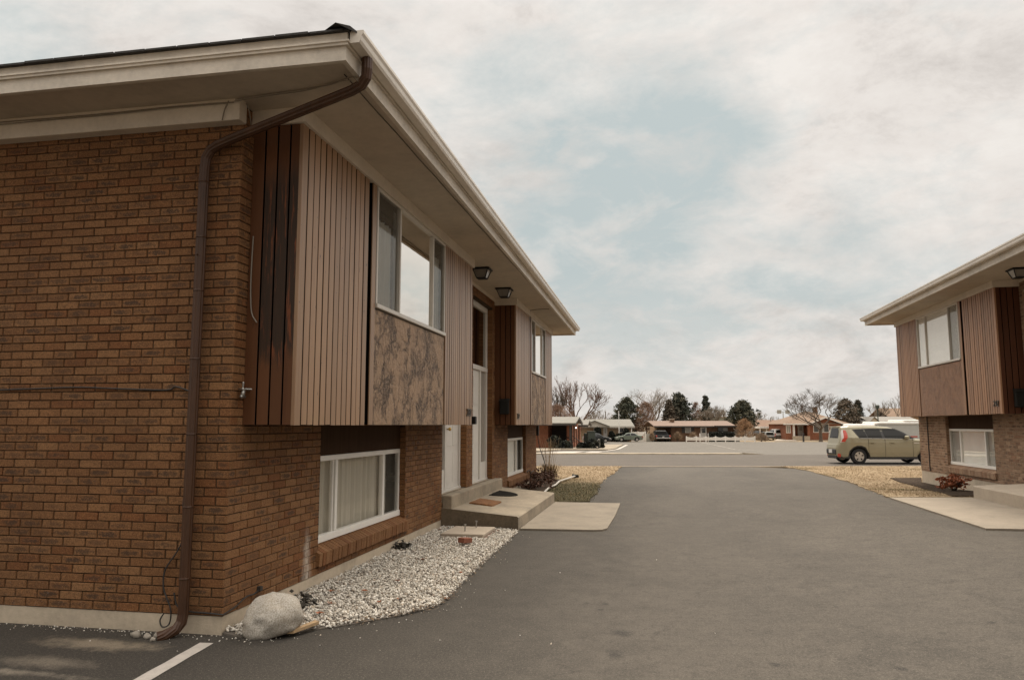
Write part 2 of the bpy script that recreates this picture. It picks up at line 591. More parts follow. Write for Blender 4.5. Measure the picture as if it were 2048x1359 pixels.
def boards(mb, O, U, Nn, width, z0, z1, pitch=.108, gap=.017, thick=.030, stain=0):
    O = V(O); U = V(U).normalized(); Nn = V(Nn); Z = V((0, 0, 1))
    n = max(1, round(width / pitch)); p = width / n
    mb.face([O + U * a + Z * b - Nn * thick for a, b in ((0, z0), (width, z0), (width, z1), (0, z1))], 1)
    for i in range(n):
        a, b = i * p + (gap / 2 if i else 0.0), (i + 1) * p - (gap / 2 if i < n - 1 else 0.0)
        j = rng.uniform(-.002, .002); c = (rng.random(), rng.random(), 1.0 if i >= stain else 0.0)
        zz = z0 + rng.uniform(-.004, .002)
        e = .003
        pts = []
        for d, ins in ((-thick, 0), (j - .003, 0), (j, e)):
            pts.append([O + U * x + Z * y + Nn * d for x, y in ((a + ins, zz), (b - ins, zz), (b - ins, z1), (a + ins, z1))])
        mb.face(pts[2], 0, None, c)
        for k in range(2):
            for s in (0, 1, 3):
                t = (s + 1) % 4
                edge = (s == 3 and i == 0) or (s == 1 and i == n - 1) or s == 0
                mb.face([pts[k][s], pts[k][t], pts[k + 1][t], pts[k + 1][s]], 0 if edge or k == 1 else 1, None, c)


def text_mesh(body, size, M, name, mat, parent, depth=.006, shear=0.0, bold=.0):
    cu = bpy.data.curves.new("lettering", 'FONT')
    cu.body = body; cu.size = size; cu.extrude = depth; cu.shear = shear; cu.offset = bold
    cu.align_x = 'CENTER'; cu.resolution_u = 3
    o = bpy.data.objects.new("lettering", cu)
    COL.objects.link(o)
    dg = bpy.context.evaluated_depsgraph_get(); dg.update()
    me = bpy.data.meshes.new_from_object(o.evaluated_get(dg))
    bpy.data.objects.remove(o)
    mb = MB()
    mb.idx([M @ v.co for v in me.vertices], [tuple(p.vertices) for p in me.polygons])
    return mb.build(name, mat, parent)


# ------------------------------------------------------------------ the two apartment houses
def window_unit(parent, T, y0, y1, z0, z1, splits, a, frame_m, glass_list, name="window", screens=(), behind=None, fw=.035, label=None):
    """three-light slider. T maps (outward, y, z); a = outward position of the frame face"""
    fr = MB()
    e = .028
    fr.box((a - .06, y0, z1 - fw), (a, y1, z1), 0, T=T, bev=.004)
    fr.box((a - .06, y0, z0), (a + .012, y1, z0 + fw * 1.25), 0, T=T, bev=.004)
    ys = [y0] + list(splits) + [y1]
    for i, y in enumerate(ys):
        w = fw
        ya = y if i == 0 else (y - w if i == len(ys) - 1 else y - w / 2)
        fr.box((a - .055, ya, z0 + fw * 1.25 + .001), (a - .002, ya + w, z1 - fw - .001), 0, T=T, bev=.003)
    # inner sash rails
    for i in range(len(ys) - 1):
        if i in screens or i != 1:
            for yy in (ys[i] + fw + .001, ys[i + 1] - fw - .020):
                fr.box((a - .045, yy, z0 + fw * 1.25 + .002), (a - .015, yy + .019, z1 - fw - .002), 0, T=T)
    w = fr.build(name, frame_m, parent, label=label)
    for i in range(len(ys) - 1):
        g = MB()
        d = a - .03
        p0, p1 = ys[i] + .01, ys[i + 1] - .01
        g.face([T(V(p)) for p in ((d, p0, z0 + .02), (d, p1, z0 + .02), (d, p1, z1 - .02), (d, p0, z1 - .02))])
        g.build("pane", glass_list[i], w)
        if i in screens:
            s = MB()
            d = a - .012
            s.face([T(V(p)) for p in ((d, p0 + .02, z0 + .04), (d, p1 - .02, z0 + .04), (d, p1 - .02, z1 - .03), (d, p0 + .02, z1 - .03))])
            s.build("screen", SCREENM, w)
    for bh in (behind or []):
        kind, ya, yb, za, zb, dep = bh
        c = MB()
        if kind in ('curtain', 'sheer'):
            n = max(8, int((yb - ya) / .022))
            for k in range(n):
                def q(t): return a - dep + .018 * math.sin(t * 2 * math.pi / .13) + .008 * math.sin(t * 2 * math.pi / .047 + 1)
                t0, t1 = ya + (yb - ya) * k / n, ya + (yb - ya) * (k + 1) / n
                c.face([T(V(p)) for p in ((q(t0), t0, za), (q(t1), t1, za), (q(t1), t1, zb), (q(t0), t0, zb))])
            c.build("curtain", FABRIC if kind == "curtain" else BLIND, w, smooth=False)
        else:
            n = int((zb - za) / .025)
            for k in range(n):
                za_, zb_ = za + (zb - za) * k / n, za + (zb - za) * (k + 1) / n
                c.face([T(V(p)) for p in ((a - dep, ya, za_), (a - dep, yb, za_), (a - dep - .010, yb, zb_), (a - dep - .010, ya, zb_))])
            c.build("blind", BLIND, w)
    return w


def apartment(cfg):
    Xb, s, zo = cfg['X'], cfg['s'], cfg['zo']
    Ya, Yb = cfg['Y']
    Nn = V((s, 0, 0)); Yd = V((0, 1, 0))
    def T(p): return V((Xb + s * p[0], p[1], p[2] + zo))
    OV, ZB, ZP, ZS = .447, 1.57, 4.03, 4.16      # overhang, its underside, panel top, soffit
    DEP = 8.2
    ZW = .136
    bm_, mm_ = cfg['bricks']
    root = thing("apartment_building", cfg['label'], "apartment building", (Xb, (Ya + Yb) / 2, zo))
    # --- brick walls
    w = MB()
    holes = []
    for h in cfg['lowwin']: holes.append((h[0] - Ya, h[1] - Ya, .32 + zo, ZB + zo))
    for d in cfg['doors']: holes.append((d[0] - Ya, d[1] - Ya, .505 + zo, 3.93 + zo))
    brick_wall(w, (Xb, Ya, 0), Yd, Nn, Yb - Ya, ZW + zo, ZS + zo, holes, 0, u_eps=.0012)
    brick_wall(w, (Xb, Ya, 0), (-s, 0, 0), (0, -1, 0), DEP, ZW + zo, ZS + zo, (), 1)
    brick_wall(w, (Xb, Yb, 0), (-s, 0, 0), (0, 1, 0), DEP, ZW + zo, ZS + zo, (), 1)
    # back wall, plain
    w.face([T(V(p)) for p in ((-DEP, Ya, -.1), (-DEP, Yb, -.1), (-DEP, Yb, ZS), (-DEP, Ya, ZS))], 1)
    # reveals
    def reveal(y0, y1, z0, z1, dep):
        w.face([T(V(p)) for p in ((0, y0, z0), (-dep, y0, z0), (-dep, y0, z1), (0, y0, z1))], 1)
        w.face([T(V(p)) for p in ((0, y0, z1), (-dep, y0, z1), (-dep, y1, z1), (0, y1, z1))], 1)
        n = int((z1 - z0) / BH)
        w.face([T(V(p)) for p in ((0, y1 + .003, z0), (-dep, y1 + .003, z0), (-dep, y1 + .003, z1), (0, y1 + .003, z1))], 1)
        for k in range(n):
            za = z0 + k * BH + .004
            w.box((-dep + .002, y1 - .002, za), (-.0015, y1 + .006, za + BH - .008), 0, (rng.random(), .1, .5), T=T)
    for h in cfg['lowwin']: reveal(h[0], h[1], .32, ZB, .10)
    for d in cfg['doors']: reveal(d[0], d[1], .505, 3.93, .13)
    w.build("wall", [bm_, mm_], root)
    # --- concrete foundation
    f = MB()
    f.box((-.30, Ya + .006, -.5), (-.006, Yb - .006, ZW - .001), 0, T=T)
    f.box((-DEP + .01, Ya + .006, -.5), (-.301, Ya + .3, ZW - .001), 0, T=T)
    f.box((-DEP + .01, Yb - .3, -.5), (-.301, Yb - .006, ZW - .001), 0, T=T)
    f.build("foundation", cfg['conc'], root)
    # --- overhanging timber bays
    BM, BS, PM = cfg['wood']
    for (y0, y1, p0, p1, ws) in cfg['bays']:
        for ya, yb in ((y0, p0 - .12), (p1 + .06, y1)):
            b = MB()
            boards(b, (Xb + s * OV, ya, zo), Yd, Nn, yb - ya, ZB, ZP)
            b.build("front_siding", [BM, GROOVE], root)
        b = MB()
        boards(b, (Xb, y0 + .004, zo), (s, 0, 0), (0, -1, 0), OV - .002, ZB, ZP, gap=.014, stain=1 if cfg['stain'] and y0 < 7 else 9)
        b.build("side_siding", [BS, GROOVE], root, label="side boards toned dark as in shade, with a weathered black stain that also paints the shade near the top" if cfg['stain'] and y0 < 7 else None)
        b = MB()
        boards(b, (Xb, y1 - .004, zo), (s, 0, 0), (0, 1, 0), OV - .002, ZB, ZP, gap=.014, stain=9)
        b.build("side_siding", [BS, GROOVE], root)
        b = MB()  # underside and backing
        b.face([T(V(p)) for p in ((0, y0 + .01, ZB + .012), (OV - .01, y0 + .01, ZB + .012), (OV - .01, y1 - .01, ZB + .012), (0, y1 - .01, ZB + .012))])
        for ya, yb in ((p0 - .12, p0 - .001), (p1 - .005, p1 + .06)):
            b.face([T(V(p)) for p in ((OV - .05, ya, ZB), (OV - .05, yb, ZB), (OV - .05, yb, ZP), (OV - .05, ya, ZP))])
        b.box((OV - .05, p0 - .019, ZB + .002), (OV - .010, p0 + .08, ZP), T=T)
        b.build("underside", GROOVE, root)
        b = MB()  # stile beside the window
        b.box((OV - .009, p0 - .02, ZB), (OV + .004, p0 + .085, ZP), 0, (.3, .5, 0), T=T, bev=.003)
        b.build("stile", BM, root)
        b = MB()
        n = 24
        pz = 2.745
        b.box((OV - .028, p0 + .087, ZB - .002), (OV - .004, p1 - .0, pz), 0, T=T, bev=.003)
        b.build("spandrel_panel", PM, root)
        ww = window_unit(root, T, p0 + .10, p1, 2.76, ZP - .002, ws, OV + .012, ALU, cfg['upglass'], screens=cfg['upscreens'],
                    behind=[('sheer', p0 + .12, ws[0] - .16, 2.8, ZP - .30, .07), ('blind', ws[0] + .02, ws[1] - .02, 2.8, ZP - .05, .10), ('sheer', ws[1] + .03, p1 - .14, 2.8, ZP - .25, .07)]
                    if not cfg['allblind'] else [('blind', p0 + .12, p1 - .02, 2.79, ZP - .03, .046)])
        # frieze round the bay head
        t = MB()
        t.box((OV - .02, y0 - .032, ZP), (OV + .03, y1 + .032, ZS + .02), 0, T=T)
        t.box((.0, y0 - .032, ZP), (OV - .021, y0, ZS + .02), 0, T=T)
        t.box((.0, y1, ZP), (OV - .021, y1 + .032, ZS + .02), 0, T=T)
        t.build("frieze", TRIM, root)
    # --- lower windows
    for i, h in enumerate(cfg['lowwin']):
        l = MB()
        l.box((-.13, h[0] - .02, 1.262), (-.075, h[1] + .02, ZB + .01), 0, (.4, .4, 0), T=T)
        l.build("lintel_board", LINTEL, root)
        wsp = cfg['lowsplit'][i]
        window_unit(root, T, h[0] - .02, h[1] + .02, .405, 1.26, wsp, -.075, VINYL, cfg['lowglass'][i], screens=cfg['lowscreens'][i], fw=.055,
                    behind=cfg['lowbehind'][i])
        sl = MB()
        n = int((h[1] - h[0] + .08) / .073)
        for k in range(n):
            ya = h[0] - .04 + (h[1] - h[0] + .08) * k / n
            yb = h[0] - .04 + (h[1] - h[0] + .08) * (k + 1) / n - .009
            c = (rng.random(), rng.random() * .5, .5)
            j = rng.uniform(-.003, .003)
            pr = [(-.09, .405), (.045 + j, .335), (.038 + j, .215), (-.09, .26)]
            pts = [T(V((p[0], ya, p[1]))) for p in pr]
            sl.prism(pts, (0, yb - ya, 0), 0, c)
        pr = [(-.09, .398), (.036, .329), (.030, .222), (-.09, .262)]
        sl.prism([T(V((p[0], h[0] - .036, p[1]))) for p in pr], (0, h[1] - h[0] + .062, 0), 1)
        sl.build("sill", [bm_, mm_], root)
    # --- entry doors
    for (y0, y1, side) in cfg['doors']:
        d = MB()
        a = -.125
        fw = .075
        z0, z1 = .50, 3.93
        d.box((a - .05, y0 - .02, z1 - .10), (a + .02, y1 + .02, z1), 0, T=T, bev=.006)
        d.box((a - .05, y0 - .02, 2.62), (a + .025, y1 + .02, 2.71), 0, T=T, bev=.006)
        for y in (y0 - .02, y1 + .02 - fw):
            d.box((a - .05, y, z0), (a + .018, y + fw, 2.619), 0, T=T, bev=.006)
            d.box((a - .05, y, 2.711), (a + .018, y + fw, z1 - .101), 0, T=T, bev=.006)
        ym = y0 + .58 if side < 0 else y1 - .58
        d.box((a - .05, ym - fw / 2, z0), (a + .018, ym + fw / 2, 2.619), 0, T=T, bev=.006)
        d.box((a - .06, y0, z0 - .005), (a + .03, y1, z0 + .03), 0, T=T)
        fo = d.build("door_frame", WHITE, root)
        la, lb = (y0 + fw - .02, ym - fw / 2) if side < 0 else (ym + fw / 2, y1 + .02 - fw)   # sidelight
        sa, sb = (ym + fw / 2, y1 + .02 - fw) if side < 0 else (y0 + fw - .02, ym - fw / 2)   # slab
        g = MB()
        g.box((a - .03, la, z0 + .35), (a - .02, lb, 2.62), 0, T=T)
        g.build("sidelight", FROST, fo)
        g = MB()
        g.box((a - .035, la, z0 + .031), (a + .004, lb, z0 + .349), 0, T=T, bev=.006)
        g.build("kick_panel", WHITE, fo)
        g = MB()
        g.box((a - .03, y0, 2.71), (a - .02, y1, z1 - .09), 0, T=T)
        g.build("transom_pane", GLASS_D, fo)
        g = MB()
        g.box((a - .06, sa + .004, z0 + .032), (a - .012, sb - .004, 2.615), 0, T=T, bev=.004)
        for (q0, q1) in ((.12, .62), (.72, 1.35), (1.45, 1.98)):
            for (r0, r1) in ((.10, .44), (.56, .90)):
                ya_, yb_ = sa + (sb - sa) * r0, sa + (sb - sa) * r1
                g.box((a - .013, ya_, z0 + q0), (a - .006, yb_, z0 + q1), 0, T=T, bev=.006)
        sl = g.build("door", WHITE, root)
        k = MB()
        ky = sa + .07 if side < 0 else sa + .07
        k.tube([T(V((a - .02, ky, 1.5))), T(V((a + .03, ky, 1.5))), T(V((a + .035, ky, 1.5))), T(V((a + .06, ky, 1.5))), T(V((a + .075, ky, 1.5)))], [.012, .012, .026, .03, .018], 10)
        k.build("knob", BRASS, sl, smooth=True)
    # --- roof and eaves
    ea, eb = cfg['eave']          # outward overhang at the near and far end
    y0, y1 = cfg['eaveY']
    bx = -DEP - 1.1
    zf0, zf1 = 4.13, 4.235
    def quad_ring(off, z0, z1, inn, mb, mat=0):
        """band round the eaves: outline offset off outwards, thickness inwards to inn"""
        def ring(o): return [(ea + o, y0 - o), (eb + o, y1 + o), (bx - o, y1 + o), (bx - o, y0 - o)]
        A, B = ring(off), ring(inn)
        for i in range(4):
            j = (i + 1) % 4
            q = [A[i], A[j], B[j], B[i]]
            lo = [T(V((p[0], p[1], z0))) for p in q]; hi = [T(V((p[0], p[1], z1))) for p in q]
            mb.idx(lo + hi, [(3, 2, 1, 0), (4, 5, 6, 7), (0, 1, 5, 4), (2, 3, 7, 6)], mat)
    fa = MB()
    quad_ring(0, zf0, zf1, -.04, fa)
    quad_ring(.020, zf1 + .001, zf1 + .022, -.04, fa)
    quad_ring(.030, zf1 + .022, zf1 + .036, -.04, fa)
    quad_ring(.014, zf1 + .037, 4.328, -.04, fa)
    so = MB()
    so.face([T(V(p)) for p in ((ea - .03, y0 + .03, ZS), (eb - .03, y1 - .03, ZS), (bx + .03, y1 - .03, ZS), (bx + .03, y0 + .03, ZS))])
    rf = MB()
    quad_ring(.036, 4.329, 4.338, -.2, rf)
    ridge_z = 5.75
    mx = (ea + bx) / 2; hw = (ea - bx) / 2
    o = .045
    c4 = [(ea + o, y0 - o), (eb + o, y1 + o), (bx - o, y1 + o), (bx - o, y0 - o)]
    R0, R1 = (mx, y0 + hw), (mx, y1 - hw)
    zt = 4.341
    def P(p, z): return T(V((p[0], p[1], z)))
    rf.face([P(c4[0], zt), P(c4[1], zt), P(R1, ridge_z), P(R0, ridge_z)])
    rf.face([P(c4[2], zt), P(c4[3], zt), P(R0, ridge_z), P(R1, ridge_z)])
    rf.face([P(c4[1], zt), P(c4[2], zt), P(R1, ridge_z)])
    rf.face([P(c4[3], zt), P(c4[0], zt), P(R0, ridge_z)])
    # ragged shingle tabs along the end and the long side
    n = 40
    for side in range(2):
        for k in range(n):
            if side == 0:
                xa = bx + (ea - bx) * k / n; xb = bx + (ea - bx) * (k + 1) / n - .01
                pr = rng.uniform(.0, .022)
                rf.box((xa, y0 - .045 - pr * .6, 4.3292), (xb, y0 + .01, 4.342 + rng.uniform(0, .004)), 0, T=T)
    # hip cap sticking up at the corner
    for (cx_, cy_, dy) in ((ea, y0, 1), (eb, y1, -1)):
        for k in range(5):
            t0 = k * .26
            rise = (ridge_z - zt) / hw
            a_ = V((cx_ + o - t0, cy_ + (-o + t0) * dy, zt + t0 * rise + .002))
            b_ = a_ + V((-.3, .3 * dy, .3 * rise))
            sd = V((.075, .075 * dy, -.035))
            q = [a_ + sd, a_ + V((0, 0, .014)), a_ - sd + V((0, 0, -.03))]
            q2 = [b_ + sd, b_ + V((0, 0, .014)), b_ - sd + V((0, 0, -.03))]
            rf.idx([T(p) for p in q + q2], [(0, 1, 4, 3), (1, 2, 5, 4), (0, 2, 1), (3, 4, 5)])
    ro = rf.build("roof", SHINGLE, root)
    fa.build("fascia", TRIM_DIRTY, ro)
    so.build("soffit", SOFFIT, ro)
    # gutter on the long side
    g = MB()
    prof = [(.001, 4.338), (.001, 4.250), (.070, 4.250), (.082, 4.268), (.088, 4.300), (.100, 4.318), (.100, 4.340), (.092, 4.340), (.092, 4.322), (.080, 4.302), (.074, 4.272), (.066, 4.258), (.012, 4.258), (.012, 4.338)]
    A = [T(V((ea + .030 + p[0], y0 - .005, p[1]))) for p in prof]
    Bq = [T(V((eb + .030 + p[0], y1 + .02, p[1]))) for p in prof]
    n = len(prof)
    g.idx(A + Bq, [(i, (i + 1) % n, n + (i + 1) % n, n + i) for i in range(n)])
    outer = prof[:7]
    g.idx([T(V((ea + .030 + p[0], y0 - .007, p[1]))) for p in outer], [tuple(range(7))])
    g.idx([T(V((eb + .030 + p[0], y1 + .022, p[1]))) for p in outer], [tuple(range(7))])
    gu = g.build("gutter", GUTTER, ro)
    # end wall frieze beam
    t = MB()
    t.box((-DEP, Ya - .11, 3.985), (.03, Ya + .0, ZS + .01), 0, T=T, bev=.004)
    t.build("end_frieze", TRIM, root)
    t = MB()
    t.box((-DEP, Yb, 3.985), (.03, Yb + .11, ZS + .01), 0, T=T, bev=.004)
    t.build("end_frieze", TRIM, root)
    # recess frieze over the doors
    ys = sorted((b[0], b[1]) for b in cfg['bays'])
    t = MB()
    t.box((.0, ys[0][1] + .033, 4.10), (.022, ys[1][0] - .033, ZS + .01), 0, T=T)
    t.build("frieze", TRIM, root)
    return root, T, ro, gu


left_cfg = dict(
    X=-3.237, s=1, zo=0.0, Y=(5.292, 20.38), bricks=(BR, MO), conc=CONC, wood=(BOARD, BOARD_SHADE, PANEL), stain=True,
    label="brown brick apartment house close by on the left with a rough trowelled panel",
    bays=[(5.457, 11.222, 7.02, 9.66, (7.84, 9.11)), (14.97, 20.36, 16.80, 19.12, (17.45, 18.55))],
    lowwin=[(6.90, 9.44), (16.35, 18.68)], lowsplit=[(7.47, 8.86), (17.9,)],
    lowglass=[[GLASS_C, GLASS_C, GLASS_C], [GLASS_C, GLASS_C]], lowscreens=[(2,), (1,)],
    lowbehind=[[('curtain', 6.9, 9.15, .44, 1.24, .10)], [('blind', 16.35, 17.9, .44, 1.24, .06)]],
    doors=[(11.16, 12.665, -1), (13.10, 14.75, 1)],
    upglass=[GLASS, GLASS_R, GLASS], upscreens=(0, 2), allblind=False,
    eave=(1.137, 1.02), eaveY=(4.70, 21.28))
LB, LT, LROOF, LGUT = apartment(left_cfg)
right_cfg = dict(
    X=7.0, s=-1, zo=.215, Y=(6.0, 22.06), bricks=(BR2, MO2), conc=CONC, wood=(BOARD_R, BOARD_R_SHADE, PANEL_R), stain=False,
    label="lighter tan brick apartment house at the right edge with white window blinds",
    bays=[(15.92, 22.03, 17.62, 20.38, (18.3, 19.78)), (6.05, 12.1, 7.8, 10.5, (8.4, 9.9))],
    lowwin=[(17.50, 20.15), (8.0, 10.5)], lowsplit=[(18.13, 19.5), (8.6, 9.9)],
    lowglass=[[GLASS_C] * 3, [GLASS_C] * 3], lowscreens=[(0, 2), (2,)],
    lowbehind=[[('blind', 17.5, 20.15, .43, 1.25, .045)], [('blind', 8.0, 10.5, .44, 1.24, .06)]],
    doors=[(12.2, 13.75, -1), (14.2, 15.8, 1)],
    upglass=[GLASS_C, GLASS_C, GLASS_C], upscreens=(0,), allblind=True,
    eave=(1.15, 1.15), eaveY=(5.4, 22.35))
RB, RT, RROOF, RGUT = apartment(right_cfg)

# downspout of the near corner
dsx, dsy = -3.52, 5.225
top = V((-2.035, 4.93, 4.25))
path = [top, V((-2.035, 4.93, 4.17)), V((-2.045, 4.945, 4.115)), V((-2.09, 4.97, 4.07)), V((-2.17, 4.99, 4.045)),
        V((-3.25, 5.19, 3.835)), V((-3.40, 5.215, 3.80)), V((-3.47, 5.222, 3.765)), V((-3.51, dsy, 3.70)), V((dsx, dsy, 3.60)), V((dsx, dsy, .16)),
        V((-3.525, 5.215, .10)), V((-3.545, 5.18, .055)), V((-3.60, 5.13, .025)), V((-3.64, 5.10, .018))]
d = MB()
# fluted round pipe
def flute(mb, path, r, n=24):
    P = [V(p) for p in path]; vs = []; fs = []
    for i, p in enumerate(P):
        t = (P[min(i + 1, len(P) - 1)] - P[max(i - 1, 0)]).normalized()
        a = t.cross(V((0.3, 1, 0.05))).normalized(); b = a.cross(t).normalized()
        for k in range(n):
            w = 2 * math.pi * k / n
            rr = r * (1 + (.05 if k % 2 else -.05))
            vs.append(p + (a * math.cos(w) + b * math.sin(w)) * rr)
    for i in range(len(P) - 1):
        for k in range(n):
            j = (k + 1) % n
            fs.append((i * n + k, i * n + j, (i + 1) * n + j, (i + 1) * n + k))
    mb.idx(vs, fs)
flute(d, path, .038)
for z in (.42, .95, 1.5, 2.08, 2.62, 3.05, 3.5):
    d.tube([(dsx, dsy, z - .006), (dsx, dsy, z), (dsx, dsy, z + .006)], [.041, .0435, .041], 20)
for q in (2.0,):
    d.tube([(dsx + .0, dsy + .05, 2.9), (dsx + .0, dsy - .055, 2.9)], .006, 6)
DS = d.build("downspout", DSPOUT, LB, smooth=False)

def smooth(P, n=5):
    P = [V(p) for p in P]; out = []
    for i in range(len(P) - 1):
        a, b, c, e = P[max(i - 1, 0)], P[i], P[i + 1], P[min(i + 2, len(P) - 1)]
        for k in range(n):
            t = k / n
            out.append(.5 * (2 * b + (c - a) * t + (2 * a - 5 * b + 4 * c - e) * t * t + (3 * b - a - 3 * c + e) * t ** 3))
    return out + [P[-1]]

# cables on the end wall and eave of the near house
c = MB()
Yw = 5.292
c.tube(smooth([(-3.25 - .55 * k, Yw - .125 + rng.uniform(-.004, .004), 4.135 + rng.uniform(-.012, .01)) for k in range(16)]), .005, 5)
c.tube(smooth([(-3.25 - .55 * k, Yw - .13 + rng.uniform(-.006, .004), 4.118 + rng.uniform(-.02, .02)) for k in range(16)]), .004, 5)
c.tube(smooth([(-3.23, Yw - .135, 4.14), (-2.9, Yw - .16, 4.148), (-2.6, Yw - .18, 4.15), (-2.38, Yw - .22, 4.15), (-2.25, Yw - .28, 4.148), (-2.15, Yw - .34, 4.13), (-2.10, Yw - .36, 4.08)]), .0055, 5)
c.tube(smooth([(-3.24, Yw - .135, 4.125), (-2.9, Yw - .15, 4.14), (-2.6, Yw - .17, 4.144), (-2.3, Yw - .26, 4.145), (-2.17, Yw - .33, 4.11)]), .004, 5)
c.tube(smooth([(-3.30, Yw - .12, 4.14), (-3.33, Yw - .122, 4.07), (-3.35, Yw - .118, 3.985)]), .005, 5)
c.tube(smooth([(-3.19, Yw - .05, 4.14), (-3.175, Yw - .03, 4.10), (-3.175, Yw + .02, 3.98)]), .005, 5)
c.build("eave_cable", CABLE_L, LB)
c = MB()
c.tube(smooth([(-11 + .4 * k, Yw - .008, 1.86 + .012 * math.sin(k * 1.3) + rng.uniform(-.006, .006)) for k in range(19)] + [(-3.72, Yw - .01, 1.87), (-3.58, Yw - .02, 1.83)]), .0055, 5)
pts = [(-3.53, 5.27, 1.45), (-3.50, 5.24, 1.38), (-3.565, 5.27, 1.2), (-3.60, 5.275, .95), (-3.56, 5.27, .78), (-3.62, 5.272, .62), (-3.72, 5.272, .47), (-3.73, 5.275, .33), (-3.66, 5.272, .18), (-3.665, 5.272, .07), (-3.72, 5.27, .045), (-3.745, 5.272, .09), (-3.72, 5.275, .14)]
c.tube(smooth(pts), .0055, 6)
pts = [(-3.49, 5.20, 1.05), (-3.455, 5.26, .95), (-3.46, 5.275, .85), (-3.455, 5.26, 1.2), (-3.45, 5.27, 1.55)]
c.tube(smooth([(-3.64, 5.275, .30), (-3.60, 5.27, .2), (-3.50, 5.28, .165), (-3.35, 5.284, .160), (-3.24, 5.28, .155), (-3.228, 5.30, .155), (-3.225, 5.45, .175), (-3.225, 5.6, .215), (-3.225, 5.72, .212), (-3.22, 5.8, .235)]), .0055, 6)
c.box((-3.235, 5.78, .22), (-3.205, 5.82, .255))
c.build("wall_cable", CABLE, LB)
# tap on the dark side boards, antenna wire
c = MB()
c.tube(smooth([(-3.19, 5.455, 1.85), (-3.19, 5.36, 1.85)]), .012, 8)
c.tube([(-3.255, 5.385, 1.852), (-3.12, 5.385, 1.848)], [.006, .006], 6)
c.tube(smooth([(-3.19, 5.37, 1.85), (-3.185, 5.365, 1.905)]), .008, 6)
c.tube([(-3.19, 5.38, 1.845), (-3.19, 5.37, 1.795)], [.012, .019], 8)
c.tube(smooth([(-3.19, 5.40, 1.79), (-3.19, 5.345, 1.79)]), .012, 8)
c.build("tap", STEEL, LB, smooth=True)
c = MB()
c.tube(smooth([(-3.20, 5.45, 3.1), (-3.205, 5.448, 2.8), (-3.20, 5.446, 2.6), (-3.18, 5.44, 2.46), (-3.13, 5.435, 2.385)]), .006, 5)
c.build("loose_wire", CABLE_L, LB)
# soffit cable near the far bay, corner conduit of far end
c = MB()
c.tube(smooth([(-2.30, 16.4, 4.15), (-2.55, 16.42, 4.15), (-2.72, 16.5, 4.15), (-2.762, 16.6, 4.14), (-2.762, 16.62, 3.9)]), .006, 5)
c.tube(smooth([(-2.22, 4.95 + .6 * k, 4.155 - .006 * (k % 2)) for k in range(18)]), .004, 5)
c.build("soffit_cable", CABLE, LB)
c = MB()
c.tube(smooth([(-3.22, 20.40, 1.5), (-3.20, 20.42, 1.25), (-3.15, 20.44, .95), (-3.02, 20.46, .55), (-3.0, 20.46, .3), (-3.1, 20.46, .1), (-3.35, 20.46, .0)]), .012, 6)
c.tube(smooth([(-3.24, 18.85, .38), (-3.2, 18.95, .42), (-3.2, 19.1, .40), (-3.22, 19.3, .25), (-3.2, 19.6, .1)]), .012, 6)
c.tube(smooth([(-3.24, 19.3, .30), (-3.2, 19.5, .36), (-3.2, 19.75, .34), (-3.2, 20.0, .1)]), .012, 6)
c.box((-3.27, 20.39, 1.28), (-3.17, 20.46, 1.55))
c.build("service_cable", CABLE, LB)
# house numbers
NUMM = pm("number_metal", (.10, .08, .06), .35, .1, metal=.6)
def num(body, X, y, z, s, parent, size):
    # text x axis runs to the reader's right
    ux = V((0, 1, 0)) if s > 0 else V((0, -1, 0))
    M = Matrix(((ux.x, 0, s, X), (ux.y, 0, 0, y), (0, 1, 0, z), (0, 0, 0, 1)))
    text_mesh(body, size, M, "house_number", NUMM, parent, .008, .25)
num("230", -2.79 + .012, 11.0, 1.70, 1, LB, .165)
num("232", -2.79 + .012, 15.15, 1.69, 1, LB, .165)
num("242", 6.553 - .012, 16.16, 1.93, -1, RB, .165)
# conduit on the right house
c = MB()
c.tube([(6.985, 21.36, 1.78), (6.985, 21.36, .40)], .012, 6)
c.tube([(6.985, 21.36, .42), (6.97, 21.3, .40)], .016, 6)
c.build("conduit", CABLE, RB)

# ------------------------------------------------------------------ ceiling lanterns and letterboxes
LAMPG = pm("lantern_glass", (.22, .20, .17), .15, .1, 5, spec=.8)
def lantern(loc, label):
    t = thing("porch_lamp", label, "porch lamp", loc, 0, "black lanterns under the eaves")
    x, y, z = loc
    f = MB()
    f.box((x - .155, y - .155, z - .03), (x + .155, y + .155, z), bev=.01)
    top_, bot = .125, .075
    corners = [(-1, -1), (1, -1), (1, 1), (-1, 1)]
    for (sx, sy) in corners:
        f.tube([(x + sx * top_, y + sy * top_, z - .03), (x + sx * bot, y + sy * bot, z - .165)], .009, 4)
    for i in range(4):
        a, b = corners[i], corners[(i + 1) % 4]
        f.tube([(x + a[0] * bot, y + a[1] * bot, z - .165), (x + b[0] * bot, y + b[1] * bot, z - .165)], .010, 4)
    f.box((x - bot, y - bot, z - .172), (x + bot, y + bot, z - .166))
    f.build("frame", METAL_DK, t)
    g = MB()
    q = [V((x + a[0] * top_ * .97, y + a[1] * top_ * .97, z - .03)) for a in corners]
    w = [V((x + a[0] * bot * .97, y + a[1] * bot * .97, z - .165)) for a in corners]
    for i in range(4):
        j = (i + 1) % 4
        g.face([q[i], q[j], w[j], w[i]])
    g.build("glass", LAMPG, t)
    return t
lantern((-2.80, 11.92, 4.159), "black lantern under the left eave nearest the camera")
lantern((-2.80, 13.80, 4.159), "smaller looking black lantern under the left eave beside the far bay")
lantern((6.50, 14.75, 4.374), "black lantern under the right eave at the edge of the picture")
